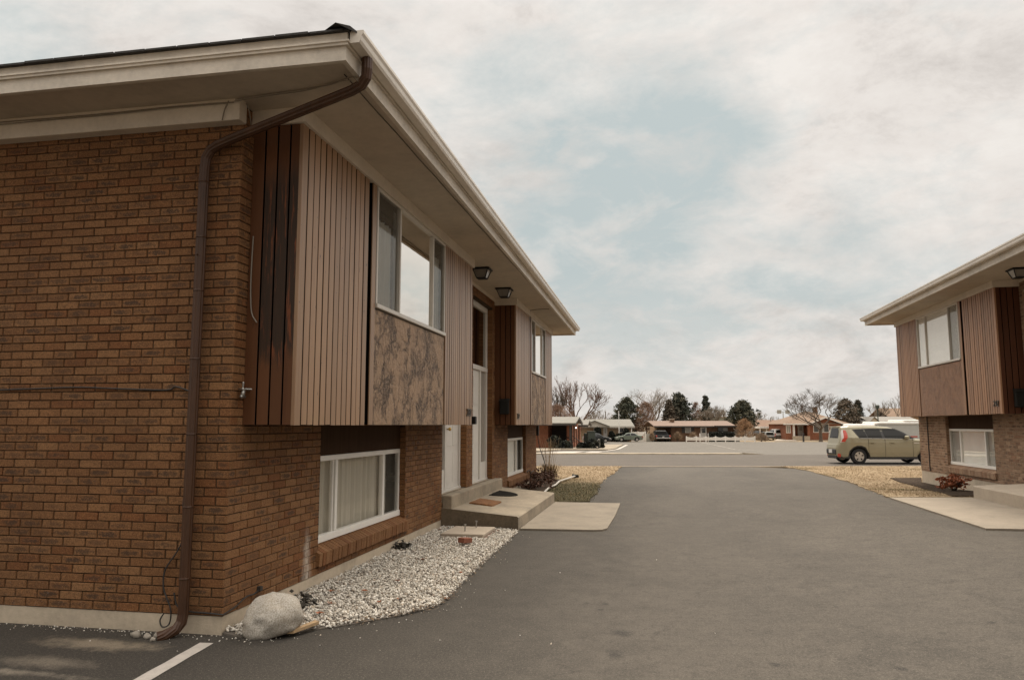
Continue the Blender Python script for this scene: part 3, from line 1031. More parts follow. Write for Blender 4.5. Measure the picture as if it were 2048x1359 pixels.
def letterbox(x, y, z, w, h, dy, label):
    t = thing("mailbox", label, "mailbox", (x, y, z), 0, "letterboxes on the house walls")
    b = MB()
    b.box((x - w / 2, y - dy, z), (x + w / 2, y, z + h), bev=.02)
    b.build("box", METAL_DK, t)
    l = MB()
    l.prism([V((x - w / 2 - .006, y, z + h + .02)), V((x - w / 2 - .006, y - dy - .012, z + h - .03)), V((x - w / 2 - .006, y - dy - .012, z + h - .045)), V((x - w / 2 - .006, y, z + h + .002))], (w + .012, 0, 0))
    l.build("lid", METAL_DK, t)
letterbox(6.85, 15.90, 1.90, .20, .34, .09, "black letterbox hanging on the dark boards of the right house")
letterbox(-3.02, 14.945, 1.78, .20, .30, .09, "black letterbox on the shaded side boards behind the entry doors")
t = thing("mailbox", "small black box on the brick pier between the two white doors", "mailbox", (-3.21, 13.05, 1.58), 0, "letterboxes on the house walls")
b = MB(); b.box((-3.236, 12.98, 1.58), (-3.16, 13.10, 1.72), bev=.01); b.build("box", METAL_DK, t)


# ------------------------------------------------------------------ ground materials
def asphalt_mat(name, base, lo, hi, marks=True):
    m, nt, b = newmat(name)
    N = NT(nt)
    pos = N.pos()
    sx = N.n('ShaderNodeSeparateXYZ'); N.l(pos, sx.inputs[0])
    big = N.noise(N.scale(pos, (.55, .30, 1)), 1.0, 6, .62, .6)
    mid = N.noise(pos, 3.5, 6, .7)
    fine = N.math('ADD', N.math('MULTIPLY', N.noise(pos, 150, 2, .7), .5), N.math('MULTIPLY', N.noise(pos, 55, 4, .8), .5))
    f = N.math('ADD', N.math('MULTIPLY', big, .55), N.math('MULTIPLY', mid, .45))
    c = N.ramp(f, [(.36, lo), (.5, base), (.64, hi)])
    mot = N.noise(pos, 13, 5, .75)
    c = N.mix(N.ramp(mot, [(.32, .55), (.52, 0.0)]), c, [x * .6 for x in lo])
    if marks:
        # shade along the building, put into the asphalt colour
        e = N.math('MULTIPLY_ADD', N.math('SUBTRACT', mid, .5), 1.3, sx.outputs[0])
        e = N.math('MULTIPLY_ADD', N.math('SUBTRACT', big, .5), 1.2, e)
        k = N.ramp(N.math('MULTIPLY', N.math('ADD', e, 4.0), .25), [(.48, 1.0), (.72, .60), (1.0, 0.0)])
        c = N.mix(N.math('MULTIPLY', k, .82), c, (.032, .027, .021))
        # washed-out silt where the downspout empties
        def spot(cx, cy, rx, ry, amt, col, c):
            dx = N.math('MULTIPLY', N.math('SUBTRACT', sx.outputs[0], cx), 1 / rx)
            dy = N.math('MULTIPLY', N.math('SUBTRACT', sx.outputs[1], cy), 1 / ry)
            d = N.math('SQRT', N.math('ADD', N.math('MULTIPLY', dx, dx), N.math('MULTIPLY', dy, dy)))
            d = N.math('ADD', d, N.math('MULTIPLY', N.math('SUBTRACT', N.noise(pos, 7, 5, .7), .5), 1.9))
            q = N.ramp(d, [(.25, 1.0), (1.0, 0.0)])
            return N.mix(N.math('MULTIPLY', q, amt), c, col)
        c = spot(-4.0, 4.93, .62, .16, .75, (.27, .215, .15), c)
        c = spot(-4.05, 4.50, .45, .13, .45, (.28, .23, .17), c)
        c = spot(-4.6, 4.28, 1.2, .07, .75, (.27, .225, .17), c)
        for (px, py, r) in ((1244, 1266, .055), (1174, 1205, .02), (1212, 1207, .022), (1201, 1218, .02), (1230, 1308, .05), (1550, 1329, .03), (1802, 1338, .03), (1984, 1244, .03)):
            x, y = gp(px, py)
            c = spot(x, y, r * 1.7, r * 2.2, .8, (.03, .026, .022), c)
        # a worn seam wandering along the drive
        sd = N.math('ABSOLUTE', N.math('ADD', N.math('MULTIPLY_ADD', sx.outputs[1], .14, N.math('MULTIPLY', N.noise(pos, .9, 4, .7), .9)), N.math('SUBTRACT', -1.75, N.math('MULTIPLY', sx.outputs[0], 1.0))))
        sk = N.math('MULTIPLY', N.ramp(sd, [(.0, 1.0), (.10, 0.0)]), N.ramp(mid, [(.48, 0.0), (.6, .8)]))
        c = N.mix(N.math('MULTIPLY', sk, .5), c, (.06, .05, .042))
        # hairline cracks, mostly on the right half of the drive
        wq = N.n('ShaderNodeTexNoise'); wq.inputs['Scale'].default_value = 1.6; wq.inputs['Detail'].default_value = 6; wq.inputs['Roughness'].default_value = .75
        N.l(pos, wq.inputs['Vector'])
        wa = N.n('ShaderNodeVectorMath', operation='MULTIPLY_ADD'); N.l(wq.outputs['Color'], wa.inputs[0]); wa.inputs[1].default_value = (.9, .9, 0); N.l(pos, wa.inputs[2])
        vk = N.n('ShaderNodeTexVoronoi', feature='DISTANCE_TO_EDGE', voronoi_dimensions='2D'); vk.inputs['Scale'].default_value = .33; N.l(wa.outputs[0], vk.inputs['Vector'])
        ck = N.math('MULTIPLY', N.ramp(vk.outputs['Distance'], [(.0, 1.0), (.0045, .7), (.010, 0.0)]), N.ramp(N.noise(pos, .8, 4, .7), [(.44, 0.0), (.54, 1.0)]))
        c = N.mix(N.math('MULTIPLY', ck, .42), c, (.03, .025, .02))
        cr = N.noise(N.scale(pos, (1.0, 2.2, 1)), 5.0, 5, .8)
        c = N.mix(N.ramp(cr, [(.68, 0.0), (.76, .5)]), c, (.05, .043, .036))
    c = N.mix(N.ramp(fine, [(.36, .85), (.49, 0.0)]), c, [x * .30 for x in base])
    c = N.mix(N.ramp(fine, [(.53, 0.0), (.66, .7)]), c, [min(1, x * 2.0) for x in hi])
    N.l(c, b.inputs['Base Color'])
    b.inputs['Roughness'].default_value = .92
    b.inputs['Specular IOR Level'].default_value = .3
    N.l(N.bump(N.math('ADD', fine, N.math('MULTIPLY', mid, .8)), .6, .006), b.inputs['Normal'])
    return m


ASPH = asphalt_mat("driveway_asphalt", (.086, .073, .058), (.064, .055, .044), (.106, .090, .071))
ROADM = asphalt_mat("road_asphalt", (.098, .081, .064), (.083, .069, .055), (.115, .096, .078), False)
LOTM = asphalt_mat("lot_asphalt", (.142, .125, .102), (.122, .107, .087), (.164, .145, .120), False)


def straw_mat(name, cols, sc=1.2, green=None):
    m, nt, b = newmat(name)
    N = NT(nt); pos = N.pos()
    f = N.math('ADD', N.math('MULTIPLY', N.noise(pos, sc, 6, .75), .5), N.math('MULTIPLY', N.noise(pos, 14, 6, .8), .5))
    f = N.math('MULTIPLY_ADD', N.math('SUBTRACT', f, .5), 1.5, .5)
    c = N.ramp(f, [(.34, cols[0]), (.5, cols[1]), (.66, cols[2])])
    if green:
        sx = N.n('ShaderNodeSeparateXYZ'); N.l(pos, sx.inputs[0])
        w = N.math('MULTIPLY_ADD', N.math('SUBTRACT', N.noise(pos, .9, 4, .7), .5), 3.0, sx.outputs[1])
        k = N.ramp(N.math('MULTIPLY', N.math('SUBTRACT', w, 15.0), .1), [(.42, .85), (.72, 0.0)])
        c = N.mix(k, c, green)  # green turf near the porch, partly building shade put into the colour
    N.l(c, b.inputs['Base Color'])
    b.inputs['Roughness'].default_value = 1.0
    b.inputs['Specular IOR Level'].default_value = .1
    N.l(N.bump(N.noise(pos, 60, 4, .8), .8, .03), b.inputs['Normal'])
    return m


STRAW = straw_mat("dry_turf", [(.17, .115, .062), (.31, .228, .138), (.43, .335, .225)])
STRAWL = straw_mat("turf_part_green", [(.17, .115, .062), (.31, .228, .138), (.43, .335, .225)], 1.2, (.055, .050, .026))
DIRT = straw_mat("far_ground", [(.20, .15, .09), (.30, .23, .15), (.36, .28, .19)], .2)
MULCH = straw_mat("bark_mulch", [(.025, .018, .012), (.055, .038, .026), (.11, .08, .055)], 9)
STRIPE = pm("worn_white_road_paint", (.44, .39, .335), .8, .14, 8, .3, 120)

# ------------------------------------------------------------------ ground sheets
def sheet(poly, dz, name, mat, cell=1.0, skirt=0.0, kind="structure", jag=0.0, zf=None, **kw):
    bm = bmesh.new()
    pts = []
    n = len(poly)
    for i in range(n):
        a, b = V(poly[i]), V(poly[(i + 1) % n])
        k = max(1, int((b - a).length / max(cell * .5, .12))) if jag else 1
        for t in range(k):
            p = a.lerp(b, t / k)
            if jag and t: p += V((rng.uniform(-jag, jag), rng.uniform(-jag, jag)))
            pts.append(p)
    vs = [bm.verts.new((p.x, p.y, 0)) for p in pts]
    bm.faces.new(vs)
    bmesh.ops.triangulate(bm, faces=bm.faces[:])
    x0 = min(p.x for p in pts); x1 = max(p.x for p in pts); y0 = min(p.y for p in pts); y1 = max(p.y for p in pts)
    for (lo, hi, ax) in ((x0, x1, 0), (y0, y1, 1)):
        k = int(math.floor(lo / cell)) + 1
        while k * cell < hi:
            co = [0, 0, 0]; no = [0, 0, 0]; co[ax] = k * cell; no[ax] = 1
            bmesh.ops.bisect_plane(bm, geom=bm.verts[:] + bm.edges[:] + bm.faces[:], plane_co=co, plane_no=no)
            k += 1
    for v in bm.verts: v.co.z = ground(v.co.x, v.co.y) + dz + (zf(v.co.x, v.co.y) if zf else 0)
    for f in bm.faces:
        if f.normal.z < 0: f.normal_flip()
    if skirt:
        be = [e for e in bm.edges if e.is_boundary]
        r = bmesh.ops.extrude_edge_only(bm, edges=be)
        for v in r['geom']:
            if isinstance(v, bmesh.types.BMVert): v.co.z -= skirt
    me = bpy.data.meshes.new(name)
    bm.to_mesh(me); bm.free()
    me.materials.append(mat)
    o = bpy.data.objects.new(name, me)
    COL.objects.link(o)
    if kind: o["kind"] = kind
    for k, v in kw.items(): o[k] = v
    return o


def inside(p, poly):
    x, y = p; c = False; n = len(poly)
    for i in range(n):
        x1, y1 = poly[i][0], poly[i][1]; x2, y2 = poly[(i + 1) % n][0], poly[(i + 1) % n][1]
        if (y1 > y) != (y2 > y) and x < (x2 - x1) * (y - y1) / (y2 - y1) + x1: c = not c
    return c


def edged(p, poly):
    d = 9
    q = V((p[0], p[1]))
    for i in range(len(poly)):
        a, b = V(poly[i]).to_2d(), V(poly[(i + 1) % len(poly)]).to_2d()
        t = max(0, min(1, (q - a).dot(b - a) / max((b - a).length_squared, 1e-9)))
        d = min(d, (q - a - (b - a) * t).length)
    return d


def suv(u, v): p = S(u, v); return (p.x, p.y)


NE = 28.72           # near edge of the road
FE = 40.2            # far kerb
# base terrain: a street-frame grid reaching the horizon
mb = MB()
uu = [-900, -400, -200, -120, -80] + list(range(-60, 61, 6)) + [80, 120, 200, 400, 900]
vv = [-60, -30, -10, 0, 10, 20, 28, 34, 40, 46, 54, 62, 70, 78, 90, 105, 120, 135, 139, 143, 160, 200, 300, 500, 1000, 2500]
P = []
for v in vv:
    for u in uu:
        p = S(u, v); P.append(V((p.x, p.y, p.z - (.06 if v > -1 else .06) - (.2 if p.z > .01 else 0))))
W_ = len(uu)
mb.idx(P, [(j * W_ + i, j * W_ + i + 1, (j + 1) * W_ + i + 1, (j + 1) * W_ + i) for j in range(len(vv) - 1) for i in range(W_ - 1)])
mb.build("ground", DIRT, kind="structure")
drive = [(-16, -14), (16, -14), (16, 24), (9, 26)] + [suv(9, NE - .30), suv(-12, NE - .30), (-14, 15)]
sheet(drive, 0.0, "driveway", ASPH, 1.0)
sheet([suv(-90, NE), suv(90, NE), suv(90, FE), suv(-90, FE)], 0.0, "road", ROADM, 6.0)
sheet([suv(-90, NE - .2), suv(90, NE - .2), suv(90, NE), suv(-90, NE)], 0.012, "gutter_pan", CONC_STEP, 6.0, skirt=.05)
lot_end = 127.5
sheet([suv(-60, FE + .45), suv(70, FE + .45), suv(70, lot_end), suv(-60, lot_end)], -0.012, "parking_lot", LOTM, 6.0)
# far kerb, open at the lot entrance on the right
uk, _ = uz(1530, 908, FE)
mb = MB()
for (a, b) in ((-90, uk - 1.2),):
    n = 60
    for k in range(n):
        u0, u1 = a + (b - a) * k / n, a + (b - a) * (k + 1) / n
        mb.idx([S(u0, FE, -.05), S(u1, FE, -.05), S(u1, FE + .03, .045), S(u0, FE + .03, .045), S(u0, FE + .55, .07), S(u1, FE + .55, .07), S(u0, FE + .47, -.1), S(u1, FE + .47, -.1)],
               [(0, 1, 2, 3), (3, 2, 5, 4), (4, 5, 7, 6)])
mb.idx([S(uk - 1.2, FE, -.05), S(uk - 1.2, FE + .03, .10), S(uk - 1.2, FE + .45, .10), S(uk - 1.2, FE + .47, -.1), S(uk, FE + .02, .0), S(uk, FE + .45, .0)], [(0, 4, 1), (1, 4, 5, 2)])
mb.build("kerb", CONC_STEP, kind="structure")
sheet([suv(uk - .3, FE), suv(70, FE), suv(70, FE + .5), suv(uk - .3, FE + .5)], .004, "lot_entrance", LOTM, 6.0)
# pale paving, stall paint and lines of the lot
sheet([gp(*p) for p in ((1040, 904.5), (1080, 903.5), (1122, 899.5), (1216, 900), (1246, 889.5), (1160, 890.5), (1040, 892))], .10, "sidewalk", CONC_STEP, 4.0, skirt=.16)
for q in (((1060, 905.3), (1150, 905.0), (1170, 902.3), (1130, 902.3), (1090, 904.0)), ((1168, 904.5), (1196, 904.4), (1210, 902.2), (1182, 902.2))):
    sheet([gp(*p) for p in q], .004, "stall_marking", STRIPE, 4.0)
def line(a, b, w, nm="parking_stripe"):
    a, b = V(gp(*a)), V(gp(*b)); d = (b - a).normalized(); n = V((-d.y, d.x)) * w / 2
    return sheet([tuple(a - n), tuple(b - n), tuple(b + n), tuple(a + n)], .006, nm, STRIPE, 4.0)
line((1404, 884), (1525, 901.5), .10)
line((1210, 901.5), (1254, 889), .35)
line((1560, 903), (1660, 903.5), .09)
a = [gp(*p) for p in ((402, 1286), (425, 1285), (308, 1357), (270, 1357))]
d0, d1 = V(a[0]).lerp(V(a[1]), .5), V(a[2]).lerp(V(a[3]), .5)
dd = (d1 - d0).normalized(); nn = V((-dd.y, dd.x)) * .052
e1 = d0 + dd * 5
sheet([tuple(d0 - nn), tuple(e1 - nn), tuple(e1 + nn), tuple(d0 + nn)], .0045, "parking_stripe", STRIPE, .3, jag=.004)

# ------------------------------------------------------------------ porches and walks
def porch(T, y0, y1, label, front, zf, zb, zt, mat, doors):
    t = thing("concrete_porch", label, "porch", T(V((.5, (y0 + y1) / 2, 0))))
    b = MB()
    e = .018
    pr = [(.0, -.3), (front, -.3), (front, zf - e), (front - e, zf), (.0, zb)]
    b.prism([T(V((p[0], y0, p[1]))) for p in pr], (0, y1 - y0, 0))
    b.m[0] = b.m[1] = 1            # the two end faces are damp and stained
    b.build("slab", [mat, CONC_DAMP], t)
    b = MB()
    b.box((.002, y0 + .03, .05), (.158, y1 - .20, zt), 0, T=T, bev=.012)
    for d in doors:
        b.box((-.17, d[0] + .004, zt - .12), (.0015, d[1] - .004, zt - .0015), 0, T=T)
    b.build("step", mat, t)
    return t
porch(LT, 11.15, 15.20, "low concrete porch with an upper step in front of the white doors on the left", 1.19, .212, .315, .50, CONC_STEP, left_cfg['doors'])
porch(RT, 11.9, 15.42, "pale concrete porch half cut off by the right edge of the picture", 1.24, .235, .30, .50, CONC_WALK, right_cfg['doors'])
wl = [(-2.035, 11.24), (-.95, 11.30), (-.82, 11.36), (-.755, 11.50), (-.72, 13.2), (-.73, 15.2), (-2.035, 15.2)]
sheet(wl, .028, "path", pm("grey_walk_concrete", (.225, .185, .135), .9, .16, 2.2, .3, 120), .6, skirt=.05)
wr = [gp(1779, 997), gp(1972, 1060), (5.55, gp(1972, 1060)[1] + .05), (5.755, 11.2), (5.755, 15.4), gp(1945, 997)]
sheet(wr, .028, "path", pm("tan_walk_concrete", (.285, .235, .175), .9, .14, 2.2, .3, 120), .6, skirt=.05)

# ------------------------------------------------------------------ lawns, beds, gravel
lawnL = [(-2.04, 15.25), gp(1180, 1003), gp(1188, 991), gp(1196, 980), gp(1203, 965), gp(1212, 955), gp(1230, 945), gp(1237, 937), suv(0, NE - .23), ]
lawnL = [(-2.04, 15.25)] + [gp(*p) for p in ((1180, 1003), (1188, 991), (1196, 980), (1203, 965), (1212, 955), (1230, 945), (1238, 936))] + [suv(uz(1243, 932, NE - .2)[0], NE - .23), suv(-20, NE - .23), (-16, 20.6), (-3.3, 20.6), (-3.3, 15.25)]
bedL = [(-3.24, 15.24), (-2.45, 15.24), (-2.60, 17.5), (-2.62, 19.2), (-2.70, 21.2), (-3.24, 21.3)]
lawnR = [suv(uz(1566, 932, NE - .2)[0], NE - .23)] + [gp(*p) for p in ((1592, 937), (1620, 942), (1660, 953), (1700, 965), (1740, 980), (1772, 994), (1781, 995.5), (1943, 995.5))] + [(6.9, 15.5), (7.02, 22.2), (14, 22.4), suv(22, NE - .23)]
bedR = [gp(*p) for p in ((1781, 958), (1800, 966), (1835, 975), (1862, 983), (1905, 995), (1941, 995))] + [(6.98, 15.5), (6.98, 22.05), gp(1843, 957.5)]
sheet(lawnL, .022, "lawn", STRAWL, .8, skirt=.04, jag=.05)
sheet(lawnR, .022, "lawn", STRAW, .8, skirt=.04, jag=.05)
sheet(bedL, .045, "soil_bed", MULCH, .4, skirt=.06)
sheet(bedR, .045, "soil_bed", MULCH, .4, skirt=.06)
grav = [(-3.24, 5.31), (-3.06, 5.26), (-2.85, 5.36), (-2.69, 5.48), (-2.40, 5.75), (-2.11, 6.09), (-1.90, 6.46), (-1.90, 6.9), (-1.955, 7.82), (-1.965, 8.7), (-1.98, 9.5), (-2.02, 10.9), (-2.06, 11.14), (-3.24, 11.14)]
gline = []
for q0, q1 in zip(grav[1:12], grav[2:13]):
    for k in range(12): gline.append(tuple(V(q0).lerp(V(q1), k / 12)))
def heap(x, y): return .018 * min(1.0, min((V((x, y)) - V(q)).length for q in gline) / .35)
sheet(grav, .008, "soil_bed", pm("gravel_bed_soil", (.12, .10, .08), .95, .3, 12, .5, 60), .25, skirt=.04, zf=heap)

GREEN = pm("gravel_chip_stone", (.5, .5, .5), .85)
def gravel_material():
    m, nt, b = newmat("white_gravel_stone")
    N = NT(nt); pos = N.pos()
    at = N.n('ShaderNodeSeparateColor'); N.l(N.attr("bcol"), at.inputs[0])
    c = N.ramp(at.outputs[0], [(0, (.30, .26, .21)), (.12, (.44, .39, .32)), (.35, (.60, .55, .47)), (.82, (.76, .71, .62)), (.93, (.56, .46, .35)), (1.0, (.30, .24, .19))])
    n = N.noise(pos, 90, 3, .7)
    c = N.mix(N.ramp(n, [(.3, .4), (.55, 0)]), c, (.30, .27, .23))
    N.l(c, b.inputs['Base Color'])
    b.inputs['Roughness'].default_value = .9
    b.inputs['Specular IOR Level'].default_value = .25
    N.l(N.bump(n, .4, .004), b.inputs['Normal'])
    return m
GRAVEL = gravel_material()
phi = (1 + 5 ** .5) / 2
ICO_V = [V(p).normalized() for p in ((-1, phi, 0), (1, phi, 0), (-1, -phi, 0), (1, -phi, 0), (0, -1, phi), (0, 1, phi), (0, -1, -phi), (0, 1, -phi), (phi, 0, -1), (phi, 0, 1), (-phi, 0, -1), (-phi, 0, 1))]
ICO_F = [(0, 11, 5), (0, 5, 1), (0, 1, 7), (0, 7, 10), (0, 10, 11), (1, 5, 9), (5, 11, 4), (11, 10, 2), (10, 7, 6), (7, 1, 8), (3, 9, 4), (3, 4, 2), (3, 2, 6), (3, 6, 8), (3, 8, 9), (4, 9, 5), (2, 4, 11), (6, 2, 10), (8, 6, 7), (9, 8, 1)]
PROTO = []
for i in range(24):
    sc = V((rng.uniform(.8, 1.35), rng.uniform(.6, 1.0), rng.uniform(.45, .8)))
    PROTO.append([V((v.x * sc.x, v.y * sc.y, v.z * sc.z)) * rng.uniform(.72, 1.18) for v in ICO_V])
def stone(mb, p, r, tilt=.7):
    M = Matrix.Rotation(rng.uniform(0, 6.28), 3, 'Z') @ Matrix.Rotation(rng.uniform(-tilt, tilt), 3, 'X') @ Matrix.Rotation(rng.uniform(-tilt, tilt), 3, 'Y')
    p = V(p)
    mb.idx([p + (M @ q) * r for q in rng.choice(PROTO)], ICO_F, 0, (rng.random(), rng.random(), rng.random()))
mb = MB()
cnt = 0
while cnt < 20000:
    x, y = rng.uniform(-3.235, -1.88), rng.uniform(5.26, 11.14)
    if not inside((x + rng.gauss(0, .02), y + rng.gauss(0, .02)), grav): continue
    if x < -3.238 or y > 11.145: continue
    pass
    if -2.98 < x < -2.32 and 10.12 < y < 10.95: continue
    r = rng.choice((.006, .008, .010, .0125, .017)) * rng.uniform(.8, 1.15)
    stone(mb, (x, y, .012 + heap(x, y) + rng.uniform(0, .022)), r)
    cnt += 1
for k in range(150):   # strays along the wall foot and on the tarmac
    x = rng.uniform(-5.3, -2.9)
    y = 5.275 - abs(rng.gauss(0, .05)) - (.03 if x > -3.2 else 0)
    stone(mb, (x, y, .006), rng.uniform(.003, .008))
for k in range(70):
    i = rng.randrange(1, 11); t = rng.random()
    q = V(grav[i]).lerp(V(grav[i + 1]), t)
    stone(mb, (q.x + abs(rng.gauss(0, .12)), q.y - abs(rng.gauss(0, .05)), .004), rng.uniform(.003, .007))
for (px, py) in ((1313, 1119), (1430, 1266), (1102, 1287), (1262, 1053), (1040, 1270), (880, 1280), (760, 1300), (1010, 1180), (1120, 1145), (1600, 1180), (720, 1275), (640, 1290), (180, 1281), (355, 1302), (340, 1285)):
    x, y = gp(px, py)
    stone(mb, (x, y, ground(x, y) + .003), rng.uniform(.004, .009))
mb.build("gravel", GRAVEL, kind="stuff", label="bed of crushed white gravel along the foot of the brick wall", cat="gravel")

# grass blades
def blade_mat(name, cols):
    m, nt, b = newmat(name)
    N = NT(nt)
    at = N.n('ShaderNodeSeparateColor'); N.l(N.attr("bcol"), at.inputs[0])
    N.l(N.ramp(at.outputs[0], [(i / (len(cols) - 1), c) for i, c in enumerate(cols)]), b.inputs['Base Color'])
    b.inputs['Roughness'].default_value = .9
    b.inputs['Specular IOR Level'].default_value = .1
    return m
BLADE = blade_mat("grass_blades", [(.045, .045, .020), (.09, .08, .035), (.19, .130, .068), (.31, .225, .132), (.40, .305, .195), (.50, .40, .28)])
def grass(poly, holes, n, tone, name, label, hgt=.05):
    mb = MB()
    x0 = min(p[0] for p in poly); x1 = max(p[0] for p in poly); y0 = min(p[1] for p in poly); y1 = max(p[1] for p in poly)
    k = 0; tries = 0
    while k < n and tries < n * 12:
        tries += 1
        x, y = rng.uniform(x0, x1), rng.uniform(y0, y1)
        if not inside((x + rng.gauss(0, .05), y + rng.gauss(0, .05)), poly) or any(inside((x, y), h) for h in holes): continue
        if edged((x, y), poly) < .03 and rng.random() < .5: pass
        t = tone(x, y)
        z = ground(x, y) + .018
        h = hgt * rng.uniform(.15, .75); a = rng.uniform(0, 6.28); w = rng.uniform(.004, .009)
        dx, dy = math.cos(a), math.sin(a); l = rng.uniform(.5, 1.5) * hgt
        bx_, by_ = -dy * w, dx * w
        mb.face([(x - bx_, y - by_, z), (x + bx_, y + by_, z), (x + dx * l, y + dy * l, z + h)], 0, None, (max(0, min(1, t + rng.uniform(-.34, .26))), 0, 0))
        k += 1
    return mb.build(name, BLADE, kind="stuff", label=label, cat="grass")
def toneL(x, y):
    nz = noise.noise(V((x * .9, y * .9, 0)))
    g = sst(22.5, 19.8, y + nz * 1.2 + (x + 2.3) * .9)  # darker blades by the house: part grass colour, part painted shade
    return .72 + nz * .12 - .56 * g
def toneR(x, y):
    nz = noise.noise(V((x * .8, y * .5, 3)))
    d = sst(.22, .5, noise.noise(V((x * .35, y * .55, 8))))
    return .70 + nz * .18 - .42 * d
front_L = [p for p in lawnL]
grass([(-7.5, 20.6), (-3.3, 20.6), (-3.3, 15.25)] + lawnL[:9] + [suv(-7.0, NE - .23)], [bedL], 60000, toneL, "grass", "patch of grass left of the drive, dark green near the porch and straw beyond", .05)
grass(lawnR, [bedR, [(7.0, 5), (16, 5), (16, 22.2), (7.0, 22.2)]], 62000, toneR, "grass", "strip of dry straw coloured grass right of the drive", .05)

# ------------------------------------------------------------------ small things by the near house
def rock(name, loc, sx, sy, sz, seed, mat, label, cat, group=None, sub=3, rough=.16):
    bm = bmesh.new()
    bmesh.ops.create_icosphere(bm, subdivisions=sub, radius=1)
    for v in bm.verts:
        d = v.co.normalized()
        k = 1 + rough * noise.noise(d * 1.3 + V((seed, 0, 0))) + rough * .4 * noise.noise(d * 3.1 + V((0, seed, 0))) + .03 * noise.noise(d * 9 + V((seed, seed, 0)))
        v.co = V((d.x * sx * k, d.y * sy * k, d.z * sz * k))
        if v.co.z < -sz * .72: v.co.z = -sz * .72
    me = bpy.data.meshes.new(name); bm.to_mesh(me); bm.free()
    me.polygons.foreach_set("use_smooth", [True] * len(me.polygons))
    me.materials.append(mat)
    o = bpy.data.objects.new(name, me); COL.objects.link(o)
    o.location = loc
    return tag(o, label, cat, group)
def granite():
    m, nt, b = newmat("granite_boulder")
    N = NT(nt); pos = N.pos()
    n = N.noise(pos, 95, 4, .8); n2 = N.noise(pos, 6, 5, .6)
    c = N.ramp(n, [(.30, (.10, .085, .065)), (.42, (.36, .32, .26)), (.55, (.52, .47, .40)), (.7, (.66, .61, .54))])
    c = N.mix(N.ramp(n2, [(.35, .45), (.6, 0)]), c, (.30, .235, .16))
    N.l(c, b.inputs['Base Color']); b.inputs['Roughness'].default_value = .92; b.inputs['Specular IOR Level'].default_value = .2
    N.l(N.bump(N.math('ADD', n, n2), .7, .012), b.inputs['Normal'])
    return m
GRAN = granite()
bo = rock("boulder", (-2.90, 5.41, .115), .225, .20, .165, 7.7, GRAN, "rounded pale granite boulder at the corner of the brick house", "boulder", None, 4, .24)
bo.rotation_euler = (0, math.radians(-14), math.radians(12))
for (px, py, r) in ((272, 1274, .036), (294, 1276, .030), (306, 1281, .022), (315, 1274, .030), (322, 1272, .026)):
    x, y = gp(px, py)
    rock("stone", (x, y, r * .55), r * 1.0, r * .8, r * .8, px, GRAVEL, "whitish pebble on the dark tarmac near the downspout outlet", "stone", "pebbles near the downspout", 2, .5)
WOODS = pm("raw_pine", (.42, .28, .15), .7, .2, 4, .3, 40, stretch=(3, 12, 12))
mb = MB()
a, b_ = V((*gp(582, 1273), .03)), V((*gp(634, 1258), .045))
d = (b_ - a).normalized(); sd = V((-d.y, d.x, 0)) * .028
mb.prism([a - sd, a + sd * .3 + d * -.03, b_ + sd, b_ - sd * .8], (0, 0, .022))
mb.build("wood_scrap", WOODS, loc=a, label="splintered pale scrap of wood beside the boulder", cat="wood")
# cover plate with two bolts
t = thing("cover_plate", "square pale concrete cover with two upright bolts in the gravel by the porch", "cover", (-2.65, 10.5, .05))
mb = MB(); mb.box((-2.95, 10.14, .035), (-2.35, 10.92, .085), bev=.008); mb.build("slab", CONC_WALK, t)
mb = MB(); mb.box((-2.975, 10.115, .0), (-2.325, 10.945, .034)); mb.build("rim", pm("rusty_rim", (.17, .10, .07), .9, .3, 20), t)
for (x, y) in ((-2.67, 10.40), (-2.60, 10.78)):
    mb = MB()
    mb.tube([(x, y, .08), (x, y, .17)], .010, 8); mb.tube([(x, y, .165), (x, y, .185)], .019, 6)
    mb.build("bolt", STEEL, t)
mb = MB(); mb.box((-.1, -.047, 0), (.1, .047, .062), 0, (.9, .2, .5), bev=.004)
o = mb.build("loose_brick", pm("red_clay_brick", (.24, .085, .045), .9, .25, 20, .5, 120), label="single red brick lying on the white gravel", cat="brick")
o.location = (-2.44, 9.50, .07); o.rotation_euler = (.05, .1, math.radians(72))
# mats
COIR = pm("coir_fibre", (.21, .092, .032), 1.0, .4, 22, .9, 160)
def mat_obj(pts, z, h, mat, name, label):
    mb = MB()
    n = len(pts)
    out = []
    for i in range(n):
        a, b = V(pts[i]), V(pts[(i + 1) % n])
        for k in range(8):
            p = a.lerp(b, k / 8); out.append(p + V((rng.uniform(-.008, .008), rng.uniform(-.008, .008))))
    c = V((sum(p.x for p in out) / len(out), sum(p.y for p in out) / len(out)))
    def zz(p): return z(p) + .001
    lo = [V((p.x, p.y, zz(p))) for p in out]
    hi = [V((*(c + (p - c) * .97), zz(p) + h)) for p in out]
    n = len(out)
    mb.idx(lo + hi, [(i, (i + 1) % n, n + (i + 1) % n, n + i) for i in range(n)] + [tuple(range(n, 2 * n))])
    return mb.build(name, mat, loc=(c.x, c.y, z(c)), label=label, cat="door mat", group="door mats on the porch")
def slabz(p): return .315 - (p.x + 3.237) / 1.19 * .103
mat_obj([onp for onp in ((-3.02, 12.0), (-2.62, 11.95), (-2.60, 12.62), (-3.0, 12.72))], slabz, .022, COIR, "door_mat", "ragged rust brown coir mat on the left porch")
arc = [(-3.02, 13.45), (-3.02, 14.40)] + [(-3.02 + .45 * math.sin(t * math.pi / 10), 13.925 + .475 * math.cos(t * math.pi / 10)) for t in range(1, 10)]
mat_obj(arc, slabz, .012, pm("black_rubber_mat", (.016, .014, .011), .95, .2, spec=.05), "door_mat", "black half round rubber mat on the left porch")

